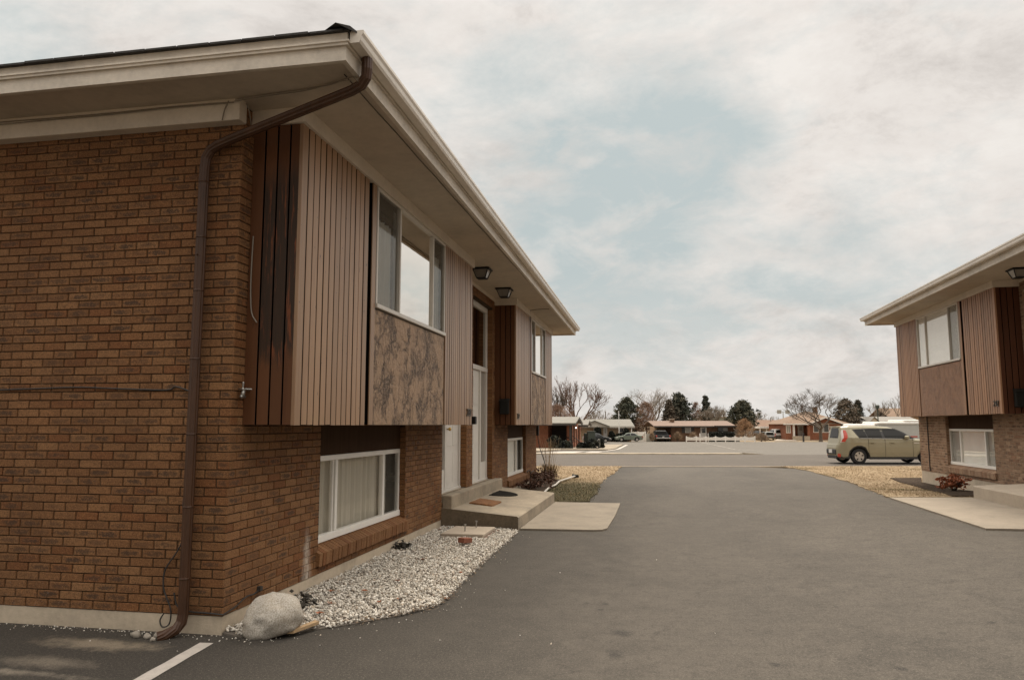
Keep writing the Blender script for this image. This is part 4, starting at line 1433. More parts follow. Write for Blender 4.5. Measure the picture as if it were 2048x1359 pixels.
# leaf clumps and low plants
def leafy(mb, c, r, n, size, up=.6, mat=0, flat=.5):
    c = V(c)
    for k in range(n):
        d = V((rng.gauss(0, 1), rng.gauss(0, 1), abs(rng.gauss(0, 1)) * up)).normalized()
        p = c + V((d.x * r[0], d.y * r[1], d.z * r[2])) * rng.random() ** .5
        a = V((rng.gauss(0, 1), rng.gauss(0, 1), rng.gauss(0, flat))).normalized()
        b = a.cross(V((rng.gauss(0, 1), rng.gauss(0, 1), rng.gauss(0, 1)))).normalized()
        s = size * rng.uniform(.5, 1.3)
        mb.face([p - a * s, p + b * s * .55, p + a * s, p - b * s * .55], mat, None, (rng.random(), rng.random(), 0))
WILT = pm("wilted_dark_leaf", (.035, .028, .018), .8, .3, 30)
for (x, y, r, lab) in ((-3.03, 6.06, .13, "wilted dark plant in the gravel beside the boulder"), (-3.16, 9.1, .10, "small wilted dark plant in the gravel under the lower window")):
    t = thing("wilted_plant", lab, "plant", (x, y, .03))
    mb = MB(); leafy(mb, (x, y, .05), (r * 1.3, r * 1.6, r * 1.0), 120, .030)
    mb.build("leaves", WILT, t)
    mb = MB()
    for k in range(7):
        a = rng.uniform(0, 6.28)
        mb.tube([(x, y, .02), (x + math.cos(a) * r * .6, y + math.sin(a) * r * .6, .09), (x + math.cos(a) * r * 1.2, y + math.sin(a) * r * 1.3, .10)], [.005, .004, .002], 4)
    mb.build("stem", WILT, t)
RLEAF = pm("rust_leaf", (.28, .09, .03), .7, .3, 30)
def fallen(px, py, s, z=None):
    x, y = gp(px, py)
    mb = MB()
    z = (.06 if x < -2.0 else .008) if z is None else z
    a = rng.uniform(0, 6.28)
    q = []
    for k, rr in enumerate((1, .45, .85, .4, .8, .45, .9, .4)):
        w = a + k * math.pi / 4
        q.append(V((x + math.cos(w) * s * rr, y + math.sin(w) * s * rr, z + rng.uniform(0, .018))))
    c = V((x, y, z))
    for k in range(8): mb.face([c, q[k], q[(k + 1) % 8]])
    mb.build("fallen_leaf", RLEAF, loc=(x, y, z), label="rust red fallen leaf lying among the white gravel", cat="leaf", group="fallen leaves on the gravel")
for (a, b_) in ((415, 720), (690, 715), (805, 810), (405, 820), (320, 905), (1175, 445), (1545, 465), (1310, 190), (1375, 175), (1790, 205), (960, 630), (1480, 560), (1370, 730), (960, 785)):
    fallen(560 + a / 4.096, 1020 + b_ / 4.096, rng.uniform(.030, .046))
LITTER = pm("dry_litter_leaf", (.15, .095, .05), .9, .45, 40)
mb = MB()
for k in range(420):
    i = rng.choice((4, 5, 5, 6, 6, 7, 8, 9, 10)); q = V(grav[i]).lerp(V(grav[i + 1]), rng.random())
    x, y = q.x + rng.gauss(-.02, .05), q.y + rng.gauss(0, .07)
    a, l, w = rng.uniform(0, 6.28), rng.uniform(.008, .035), rng.uniform(.002, .008)
    d = V((math.cos(a), math.sin(a), rng.uniform(-.2, .3))) * l; n = V((-math.sin(a), math.cos(a), rng.uniform(-.3, .3))) * w
    c = V((x, y, .012 + heap(x, y) + rng.uniform(0, .022)))
    mb.face([c - d, c - n, c + d, c + n])
mb.build("leaf_litter", LITTER, kind="stuff", label="brown leaf litter and straw caught along the gravel edge", cat="litter")
# red shrubs and straw grass of the left bed
REDSH = pm("russet_shrub_leaf", (.10, .042, .020), .8, .4, 20)
DKSH = pm("dark_stem", (.04, .028, .02), .9, .2)
def shrub(name, label, x, y, r, h, n, size, mat, cat="shrub", stems=14, group=None, z=None):
    z = ground(x, y) + .03 if z is None else z
    t = thing(name, label, cat, (x, y, z), 0, group)
    mb = MB()
    for k in range(int(n / 14)):
        d = V((rng.gauss(0, .45), rng.gauss(0, .45), rng.uniform(.25, 1.0)))
        leafy(mb, (x + d.x * r, y + d.y * r, z + h * d.z * (1 - .3 * min(1, math.hypot(d.x, d.y)))), (r * .28, r * .28, h * .22), 14, size)
    mb.build("foliage", mat, t)
    mb = MB()
    for k in range(stems):
        a = rng.uniform(0, 6.28); rr = r * rng.uniform(.3, .9)
        mb.tube([(x + rng.uniform(-.05, .05), y + rng.uniform(-.05, .05), z - .02), (x + math.cos(a) * rr * .5, y + math.sin(a) * rr * .5, z + h * .5), (x + math.cos(a) * rr, y + math.sin(a) * rr, z + h * rng.uniform(.7, 1.05))], [.008, .005, .002], 3)
    mb.build("stem", DKSH, t)
    return t
for i, (x, y, r, h) in enumerate(((-2.95, 17.6, .36, .26), (-2.92, 18.6, .40, .34), (-2.95, 19.6, .42, .40))):
    shrub("russet_shrub", "low russet shrub in the left bed, " + ("nearest the porch", "between its two neighbours", "beside the tuft of straw grass")[i], x, y, r, h, 500, .035, REDSH, group="russet shrubs in the left bed")
shrub("russet_shrub", "bright rust red shrub under the lower window of the right house", *gp(1908, 985), .34, .36, 900, .035, pm("rust_shrub_leaf", (.27, .08, .03), .8, .4, 20))
t = thing("grass_tuft", "tall tuft of straw coloured ornamental grass at the far corner of the left house", "ornamental grass", (-2.95, 20.75, .05))
mb = MB()
for k in range(260):
    a = rng.uniform(0, 6.28); l = rng.uniform(.25, .62); b0 = V((-2.95 + rng.gauss(0, .07), 20.75 + rng.gauss(0, .07), .03))
    o_ = V((math.cos(a), math.sin(a), 0)); n_ = V((-o_.y, o_.x, 0)) * .006
    m1 = b0 + o_ * l * .4 + V((0, 0, l * .75)); m2 = b0 + o_ * l * .85 + V((0, 0, l * .8))
    c = (rng.uniform(.25, .75), 0, 0)
    mb.face([b0 - n_, b0 + n_, m1 + n_, m1 - n_], 0, None, c); mb.face([m1 - n_, m1 + n_, m2], 0, None, c)
mb.build("foliage", BLADE, t)
mb = MB()
for k in range(26):
    a = rng.uniform(0, 6.28); l = rng.uniform(.9, 1.25); b0 = V((-2.95 + rng.gauss(0, .05), 20.75 + rng.gauss(0, .05), .03)); e_ = b0 + V((math.cos(a) * l * .2, math.sin(a) * l * .2, l))
    mb.tube([b0, b0.lerp(e_, .5) + V((rng.gauss(0, .01), rng.gauss(0, .01), 0)), e_], [.004, .003, .005], 3, col=(rng.uniform(.7, .9), 0, 0))
mb.build("stalks", BLADE, t)
mb = MB()
mb.tube([(-2.45, 16.0, .06), (-2.55, 17.8, .07), (-2.52, 19.0, .07), (-2.56, 20.0, .08), (-2.44, 21.3, .08), (-2.38, 22.2, .07)], .022, 6)
mb.build("garden_hose", pm("pale_hose", (.50, .46, .40), .6, .1), loc=(-2.5, 19, .05), label="pale hose lying along the edge of the left bed", cat="hose")
mb = MB()
for k in range(30): stone(mb, (-2.36 + rng.gauss(0, .06), 22.25 + rng.gauss(0, .08), .05 + abs(rng.gauss(0, .03))), .04)
mb.build("dark_clod", METAL_DK, loc=(-2.36, 22.25, .05), label="dark clump at the end of the pale hose", cat="clod")
#PART3
# ------------------------------------------------------------------ street background
class Fr:
    """a horizontal frame turned by ang; v runs away from us"""
    def __init__(s, ang):
        s.ang = ang
        s.R = V((math.cos(ang), math.sin(ang), 0)); s.F = V((-math.sin(ang), math.cos(ang), 0))
    def at(s, px, py, v):
        d = ray(px, py); t = v / d.dot(s.F)
        return d.dot(s.R) * t, EYE + d.z * t
    def P(s, u, v, z):
        p = s.R * u + s.F * v
        return V((p.x, p.y, z))
    def pt(s, px, py, v):
        u, z = s.at(px, py, v); return s.P(u, v, z)
    def gz(s, u, v):
        p = s.P(u, v, 0); return ground(p.x, p.y)
    def box(s, mb, px0, px1, py0, py1, v0, v1, mat=0, bev=0.0, down=False):
        u0, z0 = s.at(px0, py1, v0); u1, z1 = s.at(px1, py0, v0)
        if down: z0 = s.gz((u0 + u1) / 2, v0) - .15
        mb.box((u0, v0, z0), (u1, v1, z1), mat, T=lambda p: s.P(p.x, p.y, p.z), bev=bev)
    def ubox(s, mb, u0, u1, v0, v1, z0, z1, mat=0, bev=0.0):
        mb.box((u0, v0, z0), (u1, v1, z1), mat, T=lambda p: s.P(p.x, p.y, p.z), bev=bev)
    def gable(s, mb, u0, u1, ve, vr, vb, ze, zr, th=.14, mat=0):
        """roof with its ridge along u"""
        for (va, vb_) in ((ve, vr), (vb, vr)):
            a = [s.P(u0, va, ze), s.P(u1, va, ze), s.P(u1, vb_, zr), s.P(u0, vb_, zr)]
            b = [p + V((0, 0, th)) for p in a]
            mb.idx(a + b, [(0, 1, 2, 3), (4, 5, 6, 7), (0, 1, 5, 4), (1, 2, 6, 5), (2, 3, 7, 6), (3, 0, 4, 7)], mat)
    def gable_v(s, mb, u0, um, u1, v0, v1, ze, zr, th=.12, mat=0):
        """roof with its ridge along v"""
        for ua in (u0, u1):
            a = [s.P(ua, v0, ze), s.P(um, v0, zr), s.P(um, v1, zr), s.P(ua, v1, ze)]
            b = [p + V((0, 0, th)) for p in a]
            mb.idx(a + b, [(0, 1, 2, 3), (4, 5, 6, 7), (0, 1, 5, 4), (1, 2, 6, 5), (2, 3, 7, 6), (3, 0, 4, 7)], mat)
SF, XF = Fr(YAW), Fr(0.0)

RBRK = pm("red_brick_far", (.27, .105, .055), .9, .25, 3, .2, 30)
BBRK = pm("brown_brick_far", (.17, .095, .055), .9, .25, 2.5, .2, 30)
TANB = pm("tan_brick_far", (.38, .26, .16), .9, .15, 2.5)
ROOF_G = pm("pale_grey_roof", (.20, .185, .155), .9, .12, 2)
ROOF_P = pm("pinkish_brown_roof", (.20, .135, .10), .9, .14, 2)
ROOF_B = pm("brown_roof", (.18, .105, .066), .9, .16, 2)
ROOF_T = pm("tan_tile_roof", (.21, .135, .085), .9, .25, 3)
FASC = pm("dark_fascia", (.05, .042, .035), .7, .2)
SIDW = pm("pale_siding", (.52, .47, .39), .7, .1, 2)
PANE = pm("dark_pane", (.05, .052, .05), .12, .1, 2, spec=.8)
PANEC = pm("curtained_pane", (.34, .32, .28), .3, .15, 2)
WOODT = pm("shutter_paint", (.045, .04, .034), .6, .2)
GREYM = pm("grey_wall", (.33, .32, .28), .8, .12, 1)
GREENBOX = pm("utility_green_paint", (.045, .055, .042), .6, .2)

# --- brick office with two canopies, squared to the drive
u, _ = XF.at(1140, 880, 79.5)
uo0 = XF.at(985, 880, 79.5)[0]; uo1 = u
gzo = XF.gz(uo1 - 3, 80)
office = thing("brick_office", "low red brick office with pale flat canopies and dark planted front", "office", XF.P((uo0 + uo1) / 2, 84, gzo))
mb = MB()
uw = XF.at(1096, 880, 79.5)[0]; ur = XF.at(1133.5, 880, 79.5)[0]
ztop = XF.at(1120, 846, 79)[1]
XF.ubox(mb, uo0, uw, 79.5, 94, gzo - .3, ztop)
XF.ubox(mb, uw + .002, ur, 82.6, 82.9, gzo - .3, ztop, 1)  # recessed entry wall coloured dark for the shade under the canopy
XF.ubox(mb, ur, uo1, 79.5, 80.2, gzo - .3, ztop)
XF.ubox(mb, ur, uo1 - .12, 80.201, 94, gzo - .3, .6 + gzo)
XF.ubox(mb, uw + .003, uo1 - .3, 93, 94, gzo - .3, ztop)
XF.ubox(mb, uw + .5, uo1 - 1.4, 83.5, 92.9, gzo - .3, ztop, 1)
mb.build("wall", [RBRK, FASC], office)
mb = MB()
for k, vv0 in enumerate((82.0, 84.4, 87.0, 89.8)):
    XF.ubox(mb, uo1 - .35, uo1, vv0, vv0 + (1.0 if k else .8), gzo - .2, ztop)
mb.build("brick_pier", RBRK, office)
for (a, b_) in ((80.25, 81.95), (83.0, 84.35), (85.45, 86.95), (88.05, 89.75)):
    mb = MB()
    XF.ubox(mb, uo1 - .2, uo1 - .12, a, b_, gzo + .6, ztop)
    fw_ = mb.build("window", PANE, office)
    mb = MB()
    XF.ubox(mb, uo1 - .11, uo1 - .05, (a + b_) / 2 - .06, (a + b_) / 2 + .06, gzo + .6, ztop)
    mb.build("mullion", FASC, fw_)
for (pa, pb, va, vr, vb, pyE, pyR) in ((1060, 1151.5, 77.6, 81.6, 85.6, 847.2, 834.6), (1100, 1176, 88.0, 90.5, 93.5, 850.2, 841.0)):
    u0, ze = XF.at(pa, pyE, va); u1, _ = XF.at(pb, pyE, va); _, zr = XF.at(pb, pyR, vr)
    mb = MB(); XF.gable(mb, u0, u1, va, vr, vb, ze, zr, .10)
    r_ = mb.build("roof", ROOF_G, office)
    mb = MB(); XF.ubox(mb, u0, u1, va + .02, va + .2, ze - .16, ze - .002)
    for (v0, v1) in ((va, vr), (vb, vr)):
        q = [XF.P(u1 - .05, v0, ze - .18), XF.P(u1 - .05, v1, zr - .18), XF.P(u1 - .05, v1, zr - .003), XF.P(u1 - .05, v0, ze - .003)]
        mb.prism(q, XF.R * -.1)
    mb.build("fascia", FASC, r_)
mb = MB()
for vv0 in (77.9, 79.2):
    XF.ubox(mb, uo1 + .12, uo1 + .24, vv0, vv0 + .12, gzo - .2, ztop)
mb.build("canopy_post", FASC, office)
GLOW, ntg, bgn = newmat("lit_globe")
bgn.inputs['Emission Color'].default_value = (1, .95, .85, 1); bgn.inputs['Emission Strength'].default_value = 2.0
o = rock("wall_lamp", XF.pt(1152, 855, 78.6), .075, .075, .085, 1, GLOW, "small lit globe lamp under the office canopy", "lamp", None, 2, 0)
# two handrails
t = thing("handrail", "dark metal handrail at the steps of the brick office", "handrail", XF.P(*[XF.at(1150, 895, 77)[0], 77, gzo]))
mb = MB()
for du in (0, .75):
    uu0 = XF.at(1146, 880, 78)[0] + du
    p = [XF.P(uu0 - .9, 79.3, gzo + 1.35), XF.P(uu0 - .2, 78.0, gzo + .95), XF.P(uu0, 77.4, gzo + .9), XF.P(uu0 + .02, 77.3, gzo + .85), XF.P(uu0 + .02, 77.3, gzo - .1)]
    mb.tube(p, .035, 6); mb.tube([p[1], XF.P(uu0 - .2, 78.0, gzo - .1)], .03, 6)
    mb.tube([q - V((0, 0, .4)) for q in p[:3]], .022, 5)
mb.build("rail", METAL_DK, t)
mb = MB(); SF.box(mb, 1176, 1190.5, 863, 893, 80, 81, bev=.03, down=True); SF.box(mb, 1175, 1191.5, 862, 863.2, 79.95, 81.05, bev=.01)
mb.build("utility_cabinet", GREENBOX, loc=SF.pt(1183, 893, 80.5), label="tall dark green utility cabinet beside the brick office", cat="cabinet")
mb = MB(); SF.box(mb, 1169.5, 1175, 866, 893, 81, 82, bev=.03, down=True)
mb.build("utility_cabinet", GREENBOX, loc=SF.pt(1172, 893, 81.5), label="narrow lower dark cabinet left of the tall green cabinet", cat="cabinet")
mb = MB()
a, b_ = SF.at(1195.6, 879, 77)[0], SF.at(1199.6, 879, 77)[0]; zt = SF.at(1197, 878, 77)[1]; zg = SF.gz(a, 77)
mb.tube([SF.P(a, 77, zg), SF.P(a, 77, zt - .1), SF.P(a + .03, 77, zt - .03), SF.P((a + b_) / 2, 77, zt), SF.P(b_ - .03, 77, zt - .03), SF.P(b_, 77, zt - .1), SF.P(b_, 77, zg)], .03, 6)
mb.build("bike_rack", STEEL, loc=SF.P(a, 77, zg), label="pale hooped bike rack at the kerb by the office", cat="bike rack")

# --- vegetation
def leaf_mats(name, a, b): return [pm(name + "_dark", a, .9, .35, 1.2), pm(name + "_light", b, .9, .3, 1.2)]
PINE = leaf_mats("pine_needles", (.050, .054, .032), (.13, .122, .078))
SPRUCE = leaf_mats("spruce_needles", (.046, .051, .034), (.14, .13, .092))
DUSTY = leaf_mats("dusty_evergreen", (.10, .080, .055), (.19, .155, .115))
SHRUBG = leaf_mats("dark_shrub", (.013, .015, .009), (.035, .036, .020))
RUST = leaf_mats("russet_twigs", (.20, .118, .075), (.30, .20, .135))
TANT = leaf_mats("tan_twigs", (.25, .17, .105), (.36, .26, .17))
BARK = pm("grey_brown_bark", (.115, .088, .065), .95, .25, 3)
BARK_L = pm("pale_bark", (.24, .20, .155), .95, .2, 3)
BARK_R = pm("reddish_bark", (.16, .095, .062), .95, .2, 3)

def crown(mb, fr, px, pyt, pyb, hw, v, prof, nc, nl, size, twiggy=False, depth=1.0):
    u0, zt = fr.at(px, pyt, v); _, zb = fr.at(px, pyb, v)
    R = fr.at(px + hw, pyt, v)[0] - u0
    for k in range(nc):
        t = rng.random() ** .9
        a = rng.uniform(0, 6.283); rr = R * prof(t) * (rng.random() ** .45) * rng.choice((.75, .9, 1.0, 1.1, 1.34))
        c = fr.P(u0 + math.cos(a) * rr, v + math.sin(a) * rr * depth, zb + (zt - zb) * t)
        m = 1 if rng.random() < .38 else 0
        s = R * .17 * rng.uniform(.6, 1.2)
        for q in range(nl):
            d = V((rng.gauss(0, 1), rng.gauss(0, 1), rng.gauss(0, .7))) * s * .6
            p = c + d
            if twiggy:
                e = V((rng.gauss(0, 1), rng.gauss(0, 1), rng.gauss(.9, .8))).normalized() * size * rng.uniform(.8, 2.0)
                w = e.cross(V((rng.gauss(0, 1), rng.gauss(0, 1), rng.gauss(0, 1)))).normalized() * size * .05
                mb.face([p - w, p + w, p + e], m)
            else:
                x = V((rng.gauss(0, 1), rng.gauss(0, 1), rng.gauss(0, .8))).normalized() * size * rng.uniform(.5, 1.3)
                y = x.cross(V((rng.gauss(0, 1), rng.gauss(0, 1), rng.gauss(0, 1)))).normalized() * size * rng.uniform(.2, .5)
                mb.face([p - x, p - y, p + x, p + y], m)

def cone(t): return max(.05, (1 - t) ** .85 * (1.0 if t > .08 else .75) + .04)
def roundp(t): return max(.08, math.sin(math.pi * min(1, (t * .84 + .14))) ** .6)
def broad(t): return max(.07, (1 - t ** 2.6) ** .75 * (.72 + .28 * min(1, t / .25)))
def lump(t): return max(.1, (1 - t ** 2.2) ** .5)

def evergreen(name, label, px, pyt, pyb, hw, v, prof, mats, nc=330, nl=16, size=.26, fr=SF, twiggy=False, cat="tree", group=None, trunk=True, depth=1.0):
    u0, zt = fr.at(px, pyt, v); zg = fr.gz(u0, v)
    t = thing(name, label, cat, fr.P(u0, v, zg), 0, group)
    mb = MB(); crown(mb, fr, px, pyt, pyb, hw, v, prof, nc, nl, size, twiggy, depth)
    mb.build("crown" if trunk else "foliage", mats, t)
    mb = MB()
    if trunk:
        mb.tube([fr.P(u0, v, zg - .1), fr.P(u0 + .05, v, zg + (zt - zg) * .5), fr.P(u0, v, zg + (zt - zg) * .93)], [.19, .12, .02], 6)
    else:
        for k in range(6):
            a = k * 1.05
            mb.tube([fr.P(u0, v, zg - .05), fr.P(u0 + math.cos(a) * .4, v + math.sin(a) * .3, zg + (zt - zg) * .7)], [.03, .01], 4)
    mb.build("trunk" if trunk else "stem", BARK, t)
    return t

def bare_tree(name, label, px, pyt, pxl, pxr, v, mat, seed, fr=SF, fork=.22, levels=6, twig=.016, lean=0.0, group=None, up=.55, r0=.2):
    R = random.Random(seed)
    u0, zt = fr.at(px, pyt, v); zg = fr.gz(u0, v); H = zt - zg
    W_l = u0 - fr.at(pxl, pyt, v)[0]; W_r = fr.at(pxr, pyt, v)[0] - u0
    t = thing(name, label, "tree", fr.P(u0, v, zg), 0, group)
    tr, cr = MB(), MB()
    limbs = []
    def limb(p, d, L, r, lev):
        n = 3; pts = [p]; q = p; dd = d
        for k in range(n):
            dd = (dd + V((R.gauss(0, .16), R.gauss(0, .16), R.gauss(.04, .10)))).normalized()
            q = q + dd * (L / n); pts.append(q)
        limbs.append((pts, [max(twig, r * (1 - .30 * k / n)) for k in range(n + 1)], lev))
        if lev >= levels: return
        kids = R.choice((2, 3, 3)) if lev < 4 else R.choice((2, 3, 3, 4))
        for k in range(kids):
            at_ = pts[-1] if k < 2 else pts[R.choice((1, 2))]
            a = R.uniform(0, 6.283); sp = R.uniform(.25, .72)
            ax = V((math.cos(a), math.sin(a), 0))
            nd = (dd * math.cos(sp) + ax * math.sin(sp) + V((0, 0, .10))).normalized()
            limb(at_, nd, L * R.uniform(.62, .88), r * R.uniform(.48, .68), lev + 1)
    L0 = fork
    p1 = V((0, 0, L0))
    for k in range(4):
        a = k * 6.283 / 4 + R.uniform(-.5, .5)
        sp = R.uniform(.25, .75)
        limb(p1, V((math.cos(a) * math.sin(sp), math.sin(a) * math.sin(sp), math.cos(sp))), .25, r0 * .62, 1)
    allp = [p for l in limbs for p in l[0]]
    xs = sorted(p.x for p in allp); zs = sorted(p.z for p in allp)
    zmax = zs[int(len(zs) * .997)]
    xl, xr = max(.01, -xs[int(len(xs) * .008)]), max(.01, xs[int(len(xs) * .992)])
    def fit(p):
        x = p.x / xr * W_r if p.x > 0 else p.x / xl * W_l
        y = p.y / ((xl + xr) / 2) * (W_l + W_r) / 2
        return fr.P(u0 + x, v + y, zg + p.z / zmax * H)
    for pts, rr, lev in limbs:
        cr.tube([fit(p) for p in pts], rr, 5 if lev < 2 else 3, 0, False)
    zf_ = L0 / zmax * H
    tr.tube([fr.P(u0, v, zg - .1), fr.P(u0 + .02, v, zg + .3), fr.P(u0, v, zg + zf_ * 1.02)], [r0 * 1.25, r0, r0 * .85], 8)
    tr.build("trunk", mat, t)
    cr.build("crown", mat, t)
    return t

bare_tree("bare_tree", "tall bare tree rising behind the red brick office", 1155, 757, 1110, 1213, 108, BARK_R, 5, levels=6, fork=.16, r0=.3, twig=.02)
bare_tree("bare_tree", "bare tree half hidden by the left house above the office roof", 1112, 776, 1070, 1132, 102, BARK, 8, levels=6, fork=.2)
evergreen("russet_tree", "rust brown leafy tree against the corner of the left house", 1116, 812, 860, 30, 99, lump, RUST, 260, 26, .30, twiggy=True)
bare_tree("bare_tree", "thin bare tree between the office roof and the pale roof", 1192, 816, 1172, 1216, 152, BARK_L, 12, levels=6, fork=.15, r0=.14)
evergreen("pine_tree", "dark green pine behind the pale roofed beige house", 1254, 797, 866, 31, 146, broad, PINE, 380, 17, .28)
evergreen("russet_tree", "reddish brown twiggy tree between the pine and the ranch house", 1291, 806, 872, 24, 143, lump, RUST, 330, 26, .34, twiggy=True)
bare_tree("bare_tree", "big bare forked tree behind the left end of the ranch house", 1303, 778, 1260, 1338, 150, BARK_L, 21, levels=6, fork=.24, r0=.33)
evergreen("spruce_tree", "broad dark spruce behind the chimney of the ranch house", 1356, 789, 860, 29, 152, broad, SPRUCE, 460, 17, .32)
evergreen("dusty_evergreen", "brownish evergreen in front of the broad dark spruce", 1338, 800, 862, 19, 148, cone, DUSTY, 240, 16, .26)
evergreen("spruce_tree", "narrow pointed spruce behind the middle of the ranch roof", 1411, 791, 858, 17, 156, cone, SPRUCE, 240, 16, .28)
evergreen("russet_tree", "pale russet twiggy tree left of the narrow pointed spruce", 1391, 806, 862, 13, 153, lump, RUST, 170, 24, .34, twiggy=True)
bare_tree("bare_tree", "pale grey bare tree in front of the narrow pointed spruce", 1421, 812, 1396, 1446, 147, BARK_L, 33, levels=7, fork=.14, r0=.2)
bare_tree("bare_tree", "wispy bare tree at the right end of the ranch roof", 1452, 812, 1440, 1468, 165, BARK_L, 35, levels=5, fork=.16, r0=.16)
evergreen("pine_tree", "round dense pine standing right of the ranch house", 1484, 802, 858, 25, 143, roundp, PINE, 380, 17, .28)
bare_tree("bare_tree", "spreading bare tree in the yard of the red brick house", 1637, 780, 1574, 1694, 132, BARK, 41, levels=7, fork=.26, r0=.30)
evergreen("dusty_evergreen", "grey brown evergreen behind the right end of the red brick house", 1690, 799, 860, 26, 164, broad, DUSTY, 330, 17, .28)
evergreen("spruce_tree", "brownish pointed spruce right of the red brick house", 1715, 801, 860, 19, 170, cone, [SPRUCE[0], DUSTY[0]], 260, 17, .28)
bare_tree("bare_tree", "faint bare tree behind the green lamp post", 1756, 803, 1735, 1778, 178, BARK_L, 47, levels=6, fork=.2)
bare_tree("bare_tree", "faint bare tree beside the corner of the right house", 1797, 788, 1780, 1816, 172, BARK_L, 48, levels=6, fork=.2)
bare_tree("bare_tree", "low bare tree below the stadium lights", 1556, 832, 1540, 1578, 185, BARK_L, 51, levels=6, fork=.15)
bare_tree("bare_tree", "faint bare tree above the brown roof beside the round pine", 1514, 820, 1500, 1532, 190, BARK_L, 52, levels=6, fork=.2)
# far belt of trees
mb = MB()
for k in range(520):
    px = rng.uniform(1040, 2150); v = rng.uniform(205, 270)
    h = 5 + 6 * abs(noise.noise(V((px * .02, 0, 2)))) * 2
    u0, _ = SF.at(px, 849, v); zg = SF.gz(u0, v)
    for q in range(34):
        p = SF.P(u0 + rng.gauss(0, 1.6), v, zg + rng.random() * h * .55)
        e = V((rng.gauss(0, .6), rng.gauss(0, .6), 1)).normalized() * rng.uniform(.6, 1.7); w = e.cross(V((rng.gauss(0, 1), rng.gauss(0, 1), 0))).normalized() * .045
        mb.face([p - w, p + w, p + e], rng.choice((0, 0, 1)))
mb.build("distant_trees", [BARK_L, BARK_R], kind="stuff", label="far belt of bare winter trees behind the houses", cat="trees")
# shrubs by the office
for (px, py0, py1, hw, v, lab) in ((1108, 872, 899, 14, 76.6, "tall dark clipped bush at the office wall"), (1131, 882, 899, 14, 75.6, "low spreading dark bush left of the handrail"),
                                  (1183, 879, 896, 13, 76.0, "low dark bush in front of the tall green cabinet"), (1163, 886, 896.5, 9, 76.2, "small dark bush right of the handrail"), (1202, 878, 893, 5.5, 79, "small dark bush behind the hooped bike rack")):
    evergreen("dark_bush", lab, px, py0, py1 + 2, hw, v, lump, SHRUBG, 110, 20, .16, trunk=False, cat="bush", group="dark bushes along the office front")

# --- beige house
v0 = 129.0
u0, _ = SF.at(1186, 870, v0); u1, _ = SF.at(1264, 870, v0); zg = SF.gz(u0, v0); ze = SF.at(1226, 853.5, v0)[1]
h = thing("beige_house", "beige house with a pale grey roof and a white front door", "house", SF.P((u0 + u1) / 2, v0 + 4, zg))
mb = MB(); SF.ubox(mb, u0 - 4, u1, v0, v0 + 8.5, zg - .3, ze + .1); mb.build("wall", TANB, h)
mb = MB(); zr = SF.at(1226, 839.5, v0 + 4.2)[1]
SF.gable(mb, u0 - 4.4, u1 + .4, v0 - .6, v0 + 4.2, v0 + 9, ze, zr)
ug0, zg0 = SF.at(1158, 853, v0 - 1.2); ugm, zgm = SF.at(1189, 841.5, v0 - 1.2); ug1, _ = SF.at(1220, 853, v0 - 1.2)
SF.gable_v(mb, ug0, ugm, ug1, v0 - 1.4, v0 + 3.2, zg0, zgm)
rr_ = mb.build("roof", ROOF_G, h)
mb = MB(); mb.prism([SF.P(ug0, v0 - 1.1, zg0 - .02), SF.P(ug1, v0 - 1.1, zg0 - .02), SF.P(ugm, v0 - 1.1, zgm - .02)], SF.F * .15)
SF.ubox(mb, ug0, u1 + .4, v0 - .68, v0 - .601, ze - .12, ze + .05)
mb.build("gable_face", SIDW, rr_)
def opening(parent, fr, px0, px1, py0, py1, v, kind, frame=VINYL, pane=PANE, fwpx=.9, split=1, name=None):
    mb = MB(); fr.box(mb, px0, px1, py0, py1, v - .07, v - .004)
    w = mb.build(name or kind, frame, parent)
    n = split
    for k in range(n):
        a = px0 + (px1 - px0) * k / n + fwpx * (.6 if k else 1); b = px0 + (px1 - px0) * (k + 1) / n - fwpx * (.6 if k < n - 1 else 1)
        mb = MB(); fr.box(mb, a, b, py0 + fwpx, py1 - fwpx if kind == "window" else py0 + (py1 - py0) * .5, v - .085, v - .071)
        mb.build("pane", pane if not isinstance(pane, list) else pane[k], w)
    return w
opening(h, SF, 1207, 1214.5, 854.5, 877, v0, "door", WHITE, PANEC, 2.2)
opening(h, SF, 1238.5, 1247, 855, 864, v0, "window")
opening(h, SF, 1187.5, 1200, 855, 865, v0, "window")
mb = MB(); SF.box(mb, 1262.5, 1264, 853, 878, v0 - .5, v0 - .35, down=True); mb.build("porch_post", VINYL, h)
for (px, py0, hw, lab) in ((1223, 862, 7, "dark bush right of the white front door"), (1195, 855, 9, "dark bush left of the white front door"), (1252, 856, 9, "dark bush at the right corner of the beige house"), (1239, 867, 10, "low dark bush under the window of the beige house")):
    evergreen("dark_bush", lab, px, py0, 880, hw, v0 - 1.0, lump, SHRUBG, 90, 18, .22, trunk=False, cat="bush", group="dark bushes of the beige house")
